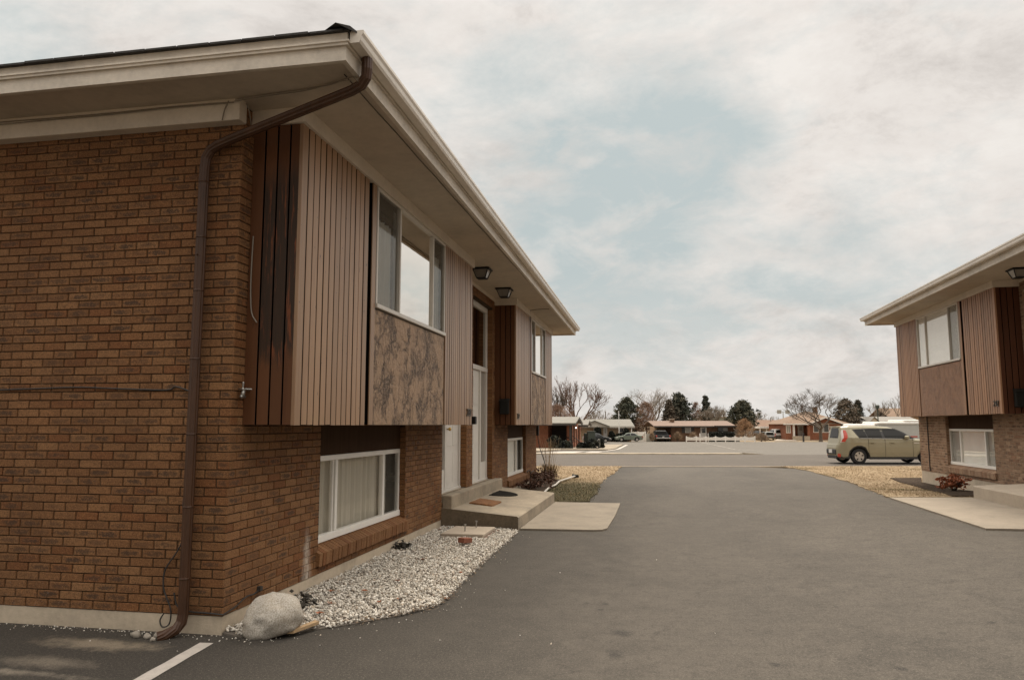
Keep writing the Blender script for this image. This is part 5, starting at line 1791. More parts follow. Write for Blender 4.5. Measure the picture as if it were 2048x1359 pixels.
# --- white privacy fence
f = thing("privacy_fence", "plain white vinyl fence between the beige house and the ranch house", "fence", SF.pt(1285, 880, 130.5))
zz = SF.gz(20, 130.5)
mb = MB(); SF.box(mb, 1258, 1291, 863, 879, 130.5, 130.6, down=True); mb.build("panel", VINYL, f)
mb = MB(); SF.box(mb, 1292.2, 1310, 867, 879, 131, 131.1, down=True); mb.build("panel", GREYM, f)
for px in (1275, 1290.5):
    mb = MB(); SF.box(mb, px, px + 1.6, 862, 880, 130.3, 130.5, down=True); mb.build("post", VINYL, f)
mb = MB(); a = SF.pt(1277, 879, 130.4); b_ = SF.pt(1289.5, 864, 130.4); mb.tube([a, b_], .06, 4); mb.build("brace", VINYL, f)
evergreen("tan_shrub", "dry tan shrub in front of the white fence by the pickup", 1304, 867, 880, 6, 129, lump, TANT, 80, 20, .26, twiggy=True, trunk=False, cat="shrub")

# --- ranch house
v0 = 132.0
ua, ub, uc = SF.at(1309, 860, v0)[0], SF.at(1342, 860, v0)[0], SF.at(1467, 860, v0)[0]
zg = SF.gz(ub, v0); ze = SF.at(1390, 852.8, v0)[1]; zr = SF.at(1390, 842.6, v0 + 5)[1]
h = thing("ranch_house", "long low brown brick ranch house with a carport and pinkish roof", "house", SF.P((ua + uc) / 2, v0 + 5, zg))
mb = MB(); SF.ubox(mb, ub, uc, v0, v0 + 10, zg - .3, ze + .1)
SF.ubox(mb, ua, ub - .002, v0 + 4, v0 + 4.3, zg - .3, ze + .1, 1)
mb.build("wall", [BBRK, TANB], h)
mb = MB(); SF.ubox(mb, ua, ua + .35, v0 - .2, v0 + 3.99, zg - .3, ze); mb.build("carport_wall", TANB, h)
mb = MB(); SF.gable(mb, SF.at(1306, 850, v0)[0], uc + .3, v0 - .8, v0 + 5, v0 + 10.8, ze, zr)
ue = SF.at(1425, 850, v0)[0]
rf_ = mb.build("roof", ROOF_P, h)
mb = MB(); SF.ubox(mb, SF.at(1306, 850, v0)[0], ue, v0 - .88, v0 - .801, ze - .10, ze + .10)
SF.ubox(mb, ue + .01, uc + .35, v0 - 1.15, v0 - .98, ze - .02, ze + .20)
mb.build("fascia", FASC, rf_)
mb = MB(); SF.box(mb, 1341.5, 1348.5, 837.5, 850, v0 + 3.2, v0 + 4.2); mb.build("chimney", BBRK, rf_)
mb = MB(); SF.box(mb, 1340.8, 1349.2, 836.8, 838.6, v0 + 3.1, v0 + 4.3); mb.build("chimney_cap", CONC_WALK, rf_)
opening(h, SF, 1370.5, 1381.5, 853.5, 865, v0, "window", VINYL, PANEC, .6)
for (a, b_) in ((1364, 1370), (1382, 1388)):
    mb = MB(); SF.box(mb, a, b_, 853.5, 865, v0 - .06, v0 - .004); mb.build("shutter", WOODT, h)
opening(h, SF, 1401.5, 1413, 853.2, 877, v0, "door", WHITE, PANE, 2.4)
opening(h, SF, 1436, 1456, 853.6, 862, v0, "window", WOODT, [PANE, PANEC], .7, 2)
for px in (1399.3, 1416.2):
    mb = MB(); SF.box(mb, px, px + 1.6, 866, 878, v0 - 1.6, v0 - 1.4, down=True); mb.build("porch_post", VINYL, h)
mb = MB()
x0, x1 = SF.at(1418.5, 870, v0 - 2)[0], SF.at(1469, 870, v0 - 2)[0]; zt = SF.at(1440, 863, v0 - 2)[1]
for k in range(3200):
    p = SF.P(rng.uniform(x0, x1), v0 - 2 + rng.uniform(-.5, .5), rng.uniform(zg - .1, zt))
    x = V((rng.gauss(0, 1), rng.gauss(0, 1), rng.gauss(0, 1))).normalized() * .16; y = x.cross(V((rng.gauss(0, 1), rng.gauss(0, 1), rng.gauss(0, 1)))).normalized() * .09
    mb.face([p - x, p - y, p + x, p + y], rng.choice((0, 0, 0, 1)))
mb.build("clipped_hedge", SHRUBG, loc=SF.P((x0 + x1) / 2, v0 - 2, zg), label="dark clipped hedge behind the white scalloped fence", cat="hedge")
for (px, hw, lab) in ((1355, 8, "tan dry shrub beside the carport"), (1386, 9, "tan dry shrub under the shuttered window")):
    evergreen("tan_shrub", lab, px, 865, 878, hw, v0 - 1.5, lump, TANT, 110, 20, .24, twiggy=True, trunk=False, cat="shrub", group="tan shrubs of the ranch house")
# scalloped fence
v0 = 128.6
f = thing("scalloped_fence", "low white scalloped picket fence along the far edge of the lot", "fence", SF.pt(1440, 881, v0))
posts = [1373, 1392.5, 1412, 1431.5, 1451, 1470.5, 1490, 1510]
for px in posts:
    mb = MB(); SF.box(mb, px - .8, px + .8, 871.5, 881, v0, v0 + .14, down=True); mb.build("post", VINYL, f)
for a, b_ in zip(posts, posts[1:]):
    mb = MB(); n = 13
    for k in range(n):
        pa = a + .9 + (b_ - a - 1.8) * k / n; pb = pa + (b_ - a - 1.8) / n * .62
        tt = (k + .5) / n * 2 - 1
        SF.box(mb, pa, pb, 872.2 + 1.9 * (1 - tt * tt), 880.3, v0 + .04, v0 + .07)
    SF.box(mb, a + .8, b_ - .8, 875, 876, v0 + .071, v0 + .11); SF.box(mb, a + .8, b_ - .8, 878.6, 879.6, v0 + .071, v0 + .11)
    mb.build("panel", VINYL, f)
# orange shrub and neighbours
evergreen("tan_shrub", "large orange brown bush at the right end of the ranch house", 1488, 840, 874, 19, 131, lump, leaf_mats("orange_twigs", (.30, .17, .085), (.42, .27, .15)), 260, 22, .30, twiggy=True, trunk=False, cat="shrub")
evergreen("tan_shrub", "dry grassy shrub at the end of the scalloped fence", 1523, 868, 881, 13, 129, lump, TANT, 150, 22, .26, twiggy=True, trunk=False, cat="shrub")
mb = MB(); SF.box(mb, 1470, 1479, 858, 873, 131.5, 132.4, bev=.03, down=True)
mb.build("masonry_pillar", GREYM, loc=SF.pt(1474, 873, 132), label="pale masonry pillar beside the orange brown bush", cat="pillar")

# --- brown roofed building with white carport
v0 = 158.0
u0, u1 = SF.at(1506, 860, v0)[0], SF.at(1584, 860, v0)[0]; zg = SF.gz(u0, v0); ze = SF.at(1540, 854, v0)[1]; zr = SF.at(1540, 840.5, v0 + 6)[1]
h = thing("brown_roofed_building", "long building with a plain brown roof behind the parked cars", "building", SF.P((u0 + u1) / 2, v0 + 5, zg))
mb = MB(); SF.ubox(mb, u0, u1, v0, v0 + 12, zg - .3, ze + .1); mb.build("wall", GREYM, h)
mb = MB(); SF.gable(mb, u0 - .4, u1 + .4, v0 - .7, v0 + 6, v0 + 12.7, ze, zr); rf_ = mb.build("roof", ROOF_B, h)
mb = MB(); SF.box(mb, 1541, 1542, 834, 842, v0 + 4, v0 + 4.12); mb.build("vent_pipe", STEEL, rf_)
v0 = 150.0
u0, u1 = SF.at(1519, 860, v0)[0], SF.at(1560, 860, v0)[0]; zg = SF.gz(u0, v0)
t = thing("white_carport", "open white carport in front of the brown roofed building", "carport", SF.P((u0 + u1) / 2, v0 + 2, zg))
mb = MB(); SF.box(mb, 1519, 1560, 852.5, 856, v0, v0 + 5); mb.build("roof", VINYL, t)
for px in (1520, 1533, 1546, 1558):
    mb = MB(); SF.box(mb, px, px + 1.2, 856, 870, v0 + .1, v0 + .25, down=True); mb.build("post", VINYL, t)
mb = MB(); SF.ubox(mb, u0, u1, v0 + 4.8, v0 + 4.95, zg - .2, SF.at(1530, 857, v0)[1]); mb.build("back_panel", SIDW, t)

# --- red brick house
v0 = 139.0
def U(px, v=139.0): return SF.at(px, 860, v)[0]
def Zp(py, v=139.0): return SF.at(1630, py, v)[1]
zg = SF.gz(U(1630), v0)
h = thing("red_brick_house", "red brick house with a hipped tan roof and a small front porch", "house", SF.P(U(1632), v0 + 5, zg))
ze = Zp(847.5)
mb = MB()
SF.ubox(mb, U(1571), U(1585), v0, v0 + 9, zg - .3, ze + .05)
SF.ubox(mb, U(1585) + .002, U(1620), v0 + 2, v0 + 9, zg - .3, ze + .05)
SF.ubox(mb, U(1620) + .002, U(1682), v0, v0 + 9, zg - .3, ze + .05)
um, zp_ = U(1650), Zp(835)
mb.prism([SF.P(U(1620), v0 + .002, ze + .051), SF.P(U(1682), v0 + .002, ze + .051), SF.P(um, v0 + .002, zp_ - .1)], SF.F * 3)
mb.build("wall", RBRK, h)
mb = MB()
zpk = Zp(823, v0 + 5)
a = [SF.P(U(1566), v0 - .6, ze), SF.P(U(1702), v0 - .6, ze), SF.P(U(1702), v0 + 10, ze), SF.P(U(1566), v0 + 10, ze)]
r0_, r1_ = SF.P(U(1628), v0 + 5, zpk), SF.P(U(1644), v0 + 5, zpk)
mb.idx(a + [r0_, r1_], [(0, 1, 5, 4), (1, 2, 5), (2, 3, 4, 5), (3, 0, 4), (0, 1, 2, 3)])
SF.gable_v(mb, U(1617), um, U(1686), v0 - .5, v0 + 4, ze - .05, zp_, .14)
rf_ = mb.build("roof", ROOF_T, h)
mb = MB()
for (pa, za, pb, zb) in ((U(1616), ze - .12, um, zp_ - .05), (U(1687), ze - .12, um, zp_ - .05)):
    mb.prism([SF.P(pa, v0 - .56, za), SF.P(pb, v0 - .56, zb), SF.P(pb, v0 - .56, zb + .24), SF.P(pa, v0 - .56, za + .24)], SF.F * .05)
SF.ubox(mb, U(1565), U(1616), v0 - .68, v0 - .605, ze - .12, ze + .12)
SF.ubox(mb, U(1687), U(1703), v0 - .68, v0 - .605, ze - .12, ze + .12)
mb.build("fascia", VINYL, rf_)
mb = MB(); SF.box(mb, 1629, 1635, 813, 830, v0 + 5.2, v0 + 6); mb.build("chimney", BBRK, rf_)
for (pa, pb, m_) in ((1587, 1589.2, VINYL), (1616, 1620.5, RBRK)):
    mb = MB(); SF.box(mb, pa, pb, 847.6, 878, v0 - .3, v0 + .1, down=True); mb.build("porch_column", m_, h)
mb = MB(); SF.box(mb, 1586, 1620, 871.5, 877, v0 - .4, v0 + 1.99, down=True); mb.build("porch_floor", CONC, h)
opening(h, SF, 1596, 1606.5, 850, 871.3, v0 + 2, "door", WHITE, PANEC, 2.2)
opening(h, SF, 1572.5, 1581, 850, 865.5, v0, "window", VINYL, PANEC, 1.1, 2)
opening(h, SF, 1627, 1658, 846.8, 864.5, v0, "window", VINYL, [PANE, PANEC, PANE], 1.1, 3)
mb = MB(); SF.box(mb, 1606.2, 1608.4, 866.5, 880, 127.8, 128.1, bev=.03, down=True)
SF.box(mb, 1605.7, 1608.9, 865.8, 868.2, 127.7, 128.25, bev=.02)
mb.build("mailbox_post", FASC, loc=SF.pt(1607, 879, 128), label="dark mailbox post at the edge of the lot before the red brick house", cat="mailbox")
sheet([gp(*p) for p in ((1548, 879.5), (1596, 879.5), (1584, 876.8), (1556, 876.8))], .02, "driveway", CONC_WALK, 6)

# --- far houses on the right, far shed
def far_house(label, pxa, pxb, pye, pyr, v0, wm, rm, gab=None, dep=9):
    u0, u1 = SF.at(pxa, 849, v0)[0], SF.at(pxb, 849, v0)[0]; zg = SF.gz(u0, v0); ze = SF.at((pxa + pxb) / 2, pye, v0)[1]; zr = SF.at((pxa + pxb) / 2, pyr, v0 + dep / 2)[1]
    h = thing("far_house", label, "house", SF.P((u0 + u1) / 2, v0 + dep / 2, zg))
    mb = MB(); SF.ubox(mb, u0, u1, v0, v0 + dep, zg - .3, ze + .05); mb.build("wall", wm, h)
    mb = MB(); SF.gable(mb, u0 - .4, u1 + .4, v0 - .5, v0 + dep / 2, v0 + dep + .5, ze, zr)
    if gab:
        a, m, b_, pyp = gab
        ua, um, ub = (SF.at(q, 849, v0 - .8)[0] for q in (a, m, b_)); zp_ = SF.at(m, pyp, v0 - .8)[1]
        SF.gable_v(mb, ua, um, ub, v0 - 1.1, v0 + dep / 2, ze - .1, zp_)
    rf_ = mb.build("roof", rm, h)
    if gab:
        mb = MB(); mb.prism([SF.P(ua + .1, v0 - .8, ze - .12), SF.P(ub - .1, v0 - .8, ze - .12), SF.P(um, v0 - .8, zp_ - .04)], SF.F * .3)
        mb.build("gable_face", SIDW, rf_)
    opening(h, SF, pxa + (pxb - pxa) * .6, pxa + (pxb - pxa) * .75, pye + 2.5, pye + 11, v0, "window")
far_house("grey roofed house with a pale gable above the parked trailer", 1742, 1838, 844, 834, 160, SIDW, pm("grey_roof", (.23, .21, .18), .9, .15, 2), (1738, 1748.5, 1760, 833.5))
far_house("tall brown roofed house behind the corner of the right house", 1778, 1850, 834, 817, 178, TANB, ROOF_T)
far_house("low brown hipped roof house between the spruce and the grey roof", 1708, 1746, 847, 837, 172, BBRK, ROOF_B)
mb = MB(); SF.box(mb, 1420, 1466, 833.5, 860, 205, 225, down=True)
SF.box(mb, 1419, 1467, 832.6, 833.6, 204.8, 225.2, 1)
mb.build("far_warehouse", [pm("greenish_metal_wall", (.22, .22, .175), .8, .08, .5), VINYL], loc=SF.pt(1443, 860, 215), label="flat roofed grey green warehouse behind the ranch roof", cat="warehouse")

# --- poles
def pole(name, label, cat, px, pyt, v, r, mat, head=None):
    u0, zt = SF.at(px, pyt, v); zg = SF.gz(u0, v)
    t = thing(name, label, cat, SF.P(u0, v, zg))
    mb = MB(); mb.tube([SF.P(u0, v, zg - .2), SF.P(u0, v, zt)], [r, r * .7], 8); mb.build("pole", mat, t)
    if head: head(t, u0, v, zt)
    return t
pole("flagpole", "slim white flagpole before the beige house", "flagpole", 1237.5, 821, 127.8, .075, VINYL, lambda t, u, v, z: rock("x", (0, 0, 0), .1, .1, .1, 1, VINYL, None, None, None, 1, 0).__setattr__('parent', t))
def lamp_head(t, u, v, z):
    mb = MB(); mb.tube([SF.P(u, v, z), SF.P(u, v, z + .1), SF.P(u, v, z + .5), SF.P(u, v, z + .62)], [.08, .2, .26, .05], 8); mb.build("lamp_head", GREENBOX, t)
pole("street_lamp", "dark green lamp post rising behind the parked trailer", "lamp post", 1755, 818, 100, .09, GREENBOX, lamp_head)
def stadium(t, u, v, z):
    for du in (-1.6, .6):
        mb = MB(); SF.ubox(mb, u + du, u + du + 1.1, v - .3, v + .1, z - .5, z + .5, bev=.05); mb.build("floodlight", GREYM, t)
    mb = MB(); SF.ubox(mb, u - 2, u + 2, v - .05, v + .05, z - .05, z + .05); mb.build("crossarm", GREYM, t)
pole("floodlight_mast", "tall floodlight mast far behind the brown roof", "light mast", 1566, 823, 200, .14, GREYM, stadium)
pole("utility_pole", "thin far utility pole right of the office tree", "utility pole", 1211, 822, 190, .16, BARK, None)

# ------------------------------------------------------------------ vehicles
RUBBER = pm("tyre_rubber", (.018, .016, .015), .8, .2)
CLAD = pm("black_cladding", (.028, .026, .024), .6, .1)
CGLASS = pm("car_glass", (.014, .013, .011), .05, .1, 2, spec=.22)
RIMM = pm("silver_rim", (.55, .52, .47), .35, .05, metal=.7)
TAIL = pm("red_tail_light", (.45, .05, .025), .2, .1, spec=.8)
TAILC = pm("clear_tail_lens", (.62, .56, .52), .15, .05, spec=.8)
PLATE = pm("number_plate_paint", (.6, .57, .52), .5, .1)
def paint(name, c, metal=.35, rough=.3): return pm(name, c, rough, .04, 2, metal=metal, spec=.6)

PLAN = {}

def plan(root, x):
    f = PLAN.get(root.name)
    return f(x) if f else 1.0

def arches(pts_lo, wheels, R, zc, sill):
    """lower outline from rear to front with round wheel openings"""
    out = []
    for xc in wheels:
        a0 = math.asin(max(-1, min(1, (sill - zc) / R)))
        n = 9
        for k in range(n + 1):
            a = math.pi - a0 + (a0 * 2 - math.pi) * k / n
            out.append((xc + R * math.cos(a), zc + R * math.sin(a)))
    return out

def vehicle(root, upper, wheels, R, wr, W, prof, mpaint, sill=.22, r=.07, zcuts=(.35, .5, .7, .9, 1.1, 1.3, 1.45)):
    """upper: outline from front-bottom over the top to rear-bottom (x,z)"""
    low = arches(None, wheels, R, wr, sill)
    out = low + upper                      # counter-clockwise seen from the right side
    n = len(out)
    nl = len(low)
    def off(d):
        res = []
        for i in range(n):
            p0, p, p1 = V(out[i - 1]), V(out[i]), V(out[(i + 1) % n])
            e0, e1 = (p - p0), (p1 - p)
            n0 = V((-e0.y, e0.x)).normalized() if e0.length > 1e-6 else V((0, 0)); n1 = V((-e1.y, e1.x)).normalized() if e1.length > 1e-6 else V((0, 0))
            m = (n0 + n1)
            m = m.normalized() if m.length > .1 else n0
            k = d / max(.5, m.dot(n0) if n0.length else 1)
            res.append(p + m * k)
        return res
    mb = MB()
    rings = []
    for a in (0, 35, 65, 90):
        ins = r * (1 - math.cos(math.radians(a)))
        pts = off(ins)
        rings.append((pts, [prof(p.y) - r + r * math.sin(math.radians(a)) for p in pts]))
    M = wmat(root)
    for sgn in (1, -1):
        for (pa, ya), (pb, yb) in zip(rings, rings[1:]):
            for i in range(n):
                j = (i + 1) % n
                mb.face([(pa[i].x, sgn * ya[i], pa[i].y), (pa[j].x, sgn * ya[j], pa[j].y), (pb[j].x, sgn * yb[j], pb[j].y), (pb[i].x, sgn * yb[i], pb[i].y)], 1 if i < nl - 1 else 0)
        bm = bmesh.new()
        f = bm.faces.new([bm.verts.new((p.x, 0, p.y)) for p in rings[-1][0]])
        bmesh.ops.triangulate(bm, faces=[f])
        for z in zcuts:
            bmesh.ops.bisect_plane(bm, geom=bm.verts[:] + bm.edges[:] + bm.faces[:], plane_co=(0, 0, z), plane_no=(0, 0, 1))
        bm.verts.ensure_lookup_table()
        mb.idx([(v.co.x, sgn * prof(v.co.z), v.co.z) for v in bm.verts], [tuple(v.index for v in f.verts) for f in bm.faces], 0)
        bm.free()
    p0, y0 = rings[0]
    for i in range(n):
        j = (i + 1) % n
        mb.face([(p0[i].x, y0[i], p0[i].y), (p0[j].x, y0[j], p0[j].y), (p0[j].x, -y0[j], p0[j].y), (p0[i].x, -y0[i], p0[i].y)], 1 if i < nl - 1 else 0)
    mb.v = [tuple(M @ V((p[0], p[1] * plan(root, p[0]), p[2]))) for p in mb.v]
    body = mb.build("body", [mpaint, CLAD], root, smooth=False)
    # wheels
    for xc in wheels:
        for sgn in (1, -1):
            yo = sgn * (prof(wr) - .03)
            t = MB()
            pr = [(wr * .62, .0), (wr * .9, .008), (wr, .03), (wr, .16), (wr * .9, .19)]
            nn_ = 28
            vs = []
            for (rr, dy) in pr:
                for k in range(nn_):
                    a = 2 * math.pi * k / nn_
                    vs.append(M @ V((xc + rr * math.cos(a), yo - sgn * dy, wr + rr * math.sin(a))))
            t.idx(vs, [(q * nn_ + k, q * nn_ + (k + 1) % nn_, (q + 1) * nn_ + (k + 1) % nn_, (q + 1) * nn_ + k) for q in range(len(pr) - 1) for k in range(nn_)])
            tr = t.build("wheel", RUBBER, root)
            t = MB()
            ax = (M.to_3x3() @ V((0, sgn, 0)))
            c = M @ V((xc, yo - sgn * .012, wr))
            t.disc(c, ax, wr * .64, 28, 0)
            for k in range(5):
                a = math.pi / 2 + 2 * math.pi * k / 5
                cc = V((xc + wr * .40 * math.cos(a), yo - sgn * .006, wr + wr * .40 * math.sin(a)))
                da, db = V((math.cos(a), 0, math.sin(a))), V((-math.sin(a), 0, math.cos(a)))
                q = [cc - da * wr * .15, cc - da * wr * .03 + db * wr * .085, cc + da * wr * .15 + db * wr * .07, cc + da * wr * .15 - db * wr * .07, cc - da * wr * .03 - db * wr * .085]
                t.face([M @ p for p in q], 1)
            t.build("rim", [RIMM, METAL_DK], tr)
    return body

def side_plate(name, root, parent, poly, prof, mat, sgn=-1, off=.006, th=.01):
    M = wmat(root); mb = MB()
    bm = bmesh.new()
    f = bm.faces.new([bm.verts.new((p[0], 0, p[1])) for p in poly])
    bmesh.ops.triangulate(bm, faces=[f])
    for z in (.5, .7, .9, 1.1, 1.2, 1.3, 1.4):
        bmesh.ops.bisect_plane(bm, geom=bm.verts[:] + bm.edges[:] + bm.faces[:], plane_co=(0, 0, z), plane_no=(0, 0, 1))
    bm.verts.ensure_lookup_table()
    mb.idx([M @ V((v.co.x, sgn * (prof(v.co.z) * plan(root, v.co.x) + off), v.co.z)) for v in bm.verts], [tuple(v.index for v in f.verts) for f in bm.faces])
    bm.free()
    n = len(poly)
    for i in range(n):
        a, b = poly[i], poly[(i + 1) % n]
        mb.face([M @ V(q) for q in ((a[0], sgn * (prof(a[1]) * plan(root, a[0]) + off), a[1]), (b[0], sgn * (prof(b[1]) * plan(root, b[0]) + off), b[1]), (b[0], sgn * (prof(b[1]) * plan(root, b[0]) - .02), b[1]), (a[0], sgn * (prof(a[1]) * plan(root, a[0]) - .02), a[1]))])
    return mb.build(name, mat, parent)

def lbox(name, root, parent, a, b, mat, bev=.01):
    M = wmat(root); mb = MB(); mb.box(a, b, 0, T=lambda p: M @ p, bev=bev)
    return mb.build(name, mat, parent)

def lquad(name, root, parent, pts, mat, th=.012):
    M = wmat(root); mb = MB()
    P_ = [V(p) for p in pts]; nrm = (P_[1] - P_[0]).cross(P_[2] - P_[0]).normalized() * th
    mb.prism([M @ p for p in P_], M.to_3x3() @ nrm)
    return mb.build(name, mat, parent)

# --- the boxy green-beige hatchback at the kerb
vv = 30.25
px0 = (412 / 9.31) + 1640
CS = .955
u0 = SF.at(1719.5, 900, vv - .1)[0] - .74 * CS
base = SF.P(u0, vv + .75, 0)
car = thing("parked_car", "boxy pale olive hatchback parked at the near kerb before the right house", "car", (base.x, base.y, 0), YAW)
car.scale = (CS, CS, CS)
PLAN[car.name] = lambda x: 1 - .46 * max(0, min(1, (.62 - x) / .70)) ** 2.0 - .22 * max(0, min(1, (x - 3.8) / .7)) ** 2
def sprof(z): return .66 + .235 * sst(1.62, .98, z) - .02 * sst(.6, .2, z) - .012 * abs(z - .68)
up = [(4.17, .24), (4.33, .30), (4.41, .50), (4.40, .74), (4.32, .88), (4.05, .98), (3.55, 1.03), (3.05, 1.065), (2.62, 1.33), (2.30, 1.50), (2.12, 1.555), (1.6, 1.595), (1.0, 1.60), (.45, 1.585), (.18, 1.555), (.13, 1.52), (.11, 1.32), (.05, 1.05), (.0, .86), (-.05, .80), (-.08, .66), (-.07, .42), (-.02, .30), (.12, .24)]
OLIVE = paint("olive_beige_paint", (.30, .267, .178), .25, .24)
body = vehicle(car, up, (.74, 3.58), .37, .325, .9, sprof, OLIVE, .22, .09)
dlo = [(.80, 1.10), (3.00, 1.075), (2.62, 1.31), (2.33, 1.455), (2.12, 1.47), (1.3, 1.47), (.60, 1.435)]
dlo_b = [(.76, 1.085), (3.08, 1.058), (2.66, 1.34), (2.35, 1.482), (2.12, 1.495), (1.3, 1.495), (.55, 1.455)]
for sg in (-1, 1):
    side_plate("window_surround", car, car, dlo_b, sprof, CLAD, sg, .002)
    side_plate('belt_trim', car, car, [(.78, 1.072), (3.02, 1.050), (3.02, 1.066), (.78, 1.088)], sprof, RIMM, sg, .010)
    for poly in ([(.80, 1.10), (.83, 1.10), (1.10, 1.095), (1.0, 1.45), (.62, 1.437)], [(1.15, 1.097), (1.72, 1.09), (1.70, 1.468), (1.06, 1.465)], [(1.84, 1.088), (2.96, 1.077), (2.60, 1.31), (2.33, 1.452), (2.12, 1.466), (1.80, 1.467)]):
        side_plate("window", car, car, poly, sprof, CGLASS, sg, .007)
    side_plate("tail_lens", car, car, [(.06, .90), (.20, .93), (.30, 1.10), (.325, 1.26), (.29, 1.42), (.16, 1.45), (.115, 1.30), (.10, 1.06)], sprof, TAILC, sg, .004)
    side_plate("tail_light", car, car, [(.20, .93), (.30, 1.10), (.325, 1.26), (.29, 1.42), (.20, 1.42), (.215, 1.24), (.175, 1.10), (.08, .93)], sprof, TAIL, sg, .009)
    side_plate("sill_cladding", car, car, [(1.14, .21), (3.18, .21), (3.18, .30), (1.12, .30)], sprof, CLAD, sg, .010)
    side_plate("bumper_cladding", car, car, [(-.02, .26), (.34, .23), (.37, .37), (.02, .42)], sprof, CLAD, sg, .008)
    side_plate("side_reflector", car, car, [(-.03, .30), (.05, .29), (.055, .42), (-.03, .44)], sprof, TAIL, sg, .014)
    for x in (1.12, 1.82, 2.98):
        side_plate("door_gap", car, car, [(x, .32), (x + .012, .32), (x + .012, 1.05), (x, 1.05)], sprof, METAL_DK, sg, .003)
    for x in (1.16, 2.02):
        hnd = side_plate("door_handle", car, car, [(x, .885), (x + .22, .88), (x + .22, .915), (x, .92)], sprof, OLIVE, sg, .022)
        side_plate("handle_recess", car, hnd, [(x + .06, .865), (x + .18, .863), (x + .18, .884), (x + .06, .886)], sprof, METAL_DK, sg, .006)
    side_plate("side_vent", car, car, [(3.02, .91), (3.26, .90), (3.24, .865), (3.04, .87)], sprof, RIMM, sg, .008)
    lbox("mirror", car, car, (2.62, sg * .90, 1.05), (2.80, sg * 1.04, 1.20), OLIVE, .04)
    lbox("headlight", car, car, (4.19, sg * .50, .72), (4.37, sg * .74, .86), TAILC, .03)
lquad("rear_window", car, car, [(.125, -.34, 1.49), (.125, .34, 1.49), (.052, .42, 1.08), (.052, -.42, 1.08)], CGLASS, -.015)
lquad("windshield", car, car, [(2.31, -.60, 1.50), (2.31, .60, 1.50), (3.02, .70, 1.085), (3.02, -.70, 1.085)], CGLASS, .012)
lbox("spoiler", car, car, (.03, -.38, 1.535), (.26, .38, 1.578), OLIVE, .015)
lbox("rear_bumper", car, car, (-.105, -.46, .40), (-.03, .46, .62), CLAD, .04)
lbox("number_plate", car, car, (-.122, -.16, .45), (-.103, .16, .60), PLATE, .003)
lbox("exhaust_skirt", car, car, (-.06, -.46, .22), (.1, .46, .36), CLAD, .03)
lbox("rear_wiper", car, car, (.028, -.25, 1.12), (.045, .15, 1.135), CLAD, .003)

# --- green saloon
def sedan(label, px0, px1, pyb, v, facing, col, name="parked_car", group=None, up=None, L=4.9, zw=1.42):
    ua, ub = SF.at(px0, pyb, v)[0], SF.at(px1, pyb, v)[0]
    zb = SF.at((px0 + px1) / 2, pyb, v)[1]
    o = SF.P(ua if facing > 0 else ub, v, zb)
    t = thing(name, label, "car", o, YAW if facing > 0 else YAW + math.pi, group)
    k = abs(ub - ua) / L
    sc = lambda P: [(x * k, z) for x, z in P]
    sp_ = lambda z: .60 + .28 * sst(zw + .02, .88, z)
    u_ = up or [(4.55, .24), (4.82, .30), (4.90, .52), (4.84, .66), (4.4, .80), (3.55, .92), (2.85, 1.36), (2.5, 1.42), (1.75, 1.42), (1.35, 1.36), (.80, 1.02), (.12, .98), (.0, .86), (-.02, .52), (.06, .30), (.30, .24)]
    vehicle(t, sc(u_), (1.08 * k, 3.85 * k), .36, .31, .88, sp_, col, .22, .08, (.4, .6, .8, .95, 1.1, 1.25))
    for sg in (-1, 1):
        side_plate("window", t, t, sc([(1.02, .98), (2.20, .965), (2.18, 1.35), (1.72, 1.36), (1.42, 1.31)]), sp_, CGLASS, sg, .008)
        side_plate("window", t, t, sc([(2.28, .965), (3.38, .95), (2.84, 1.29), (2.52, 1.355), (2.26, 1.355)]), sp_, CGLASS, sg, .008)
        side_plate("headlight", t, t, sc([(4.52, .60), (4.84, .56), (4.82, .66), (4.5, .72)]), sp_, TAILC, sg, .01)
        side_plate("tail_light", t, t, sc([(.0, .66), (.22, .66), (.22, .82), (.02, .84)]), sp_, TAIL, sg, .01)
        side_plate("door_gap", t, t, sc([(2.24, .30), (2.26, .30), (2.26, .93), (2.24, .93)]), sp_, METAL_DK, sg, .003)
    lquad("windshield", t, t, [(2.88 * k, -.56, 1.34), (2.88 * k, .56, 1.34), (3.52 * k, .70, .945), (3.52 * k, -.70, .945)], CGLASS, .02)
    return t
sedan("muted green saloon parked sideways before the white fence", 1230, 1284.5, 882, 125.0, -1, paint("sage_green_paint", (.17, .19, .145)))
sedan("dark saloon with its nose showing right of the green cabinet", 1166, 1222, 884.3, 117.5, 1, paint("charcoal_paint", (.035, .037, .037)))
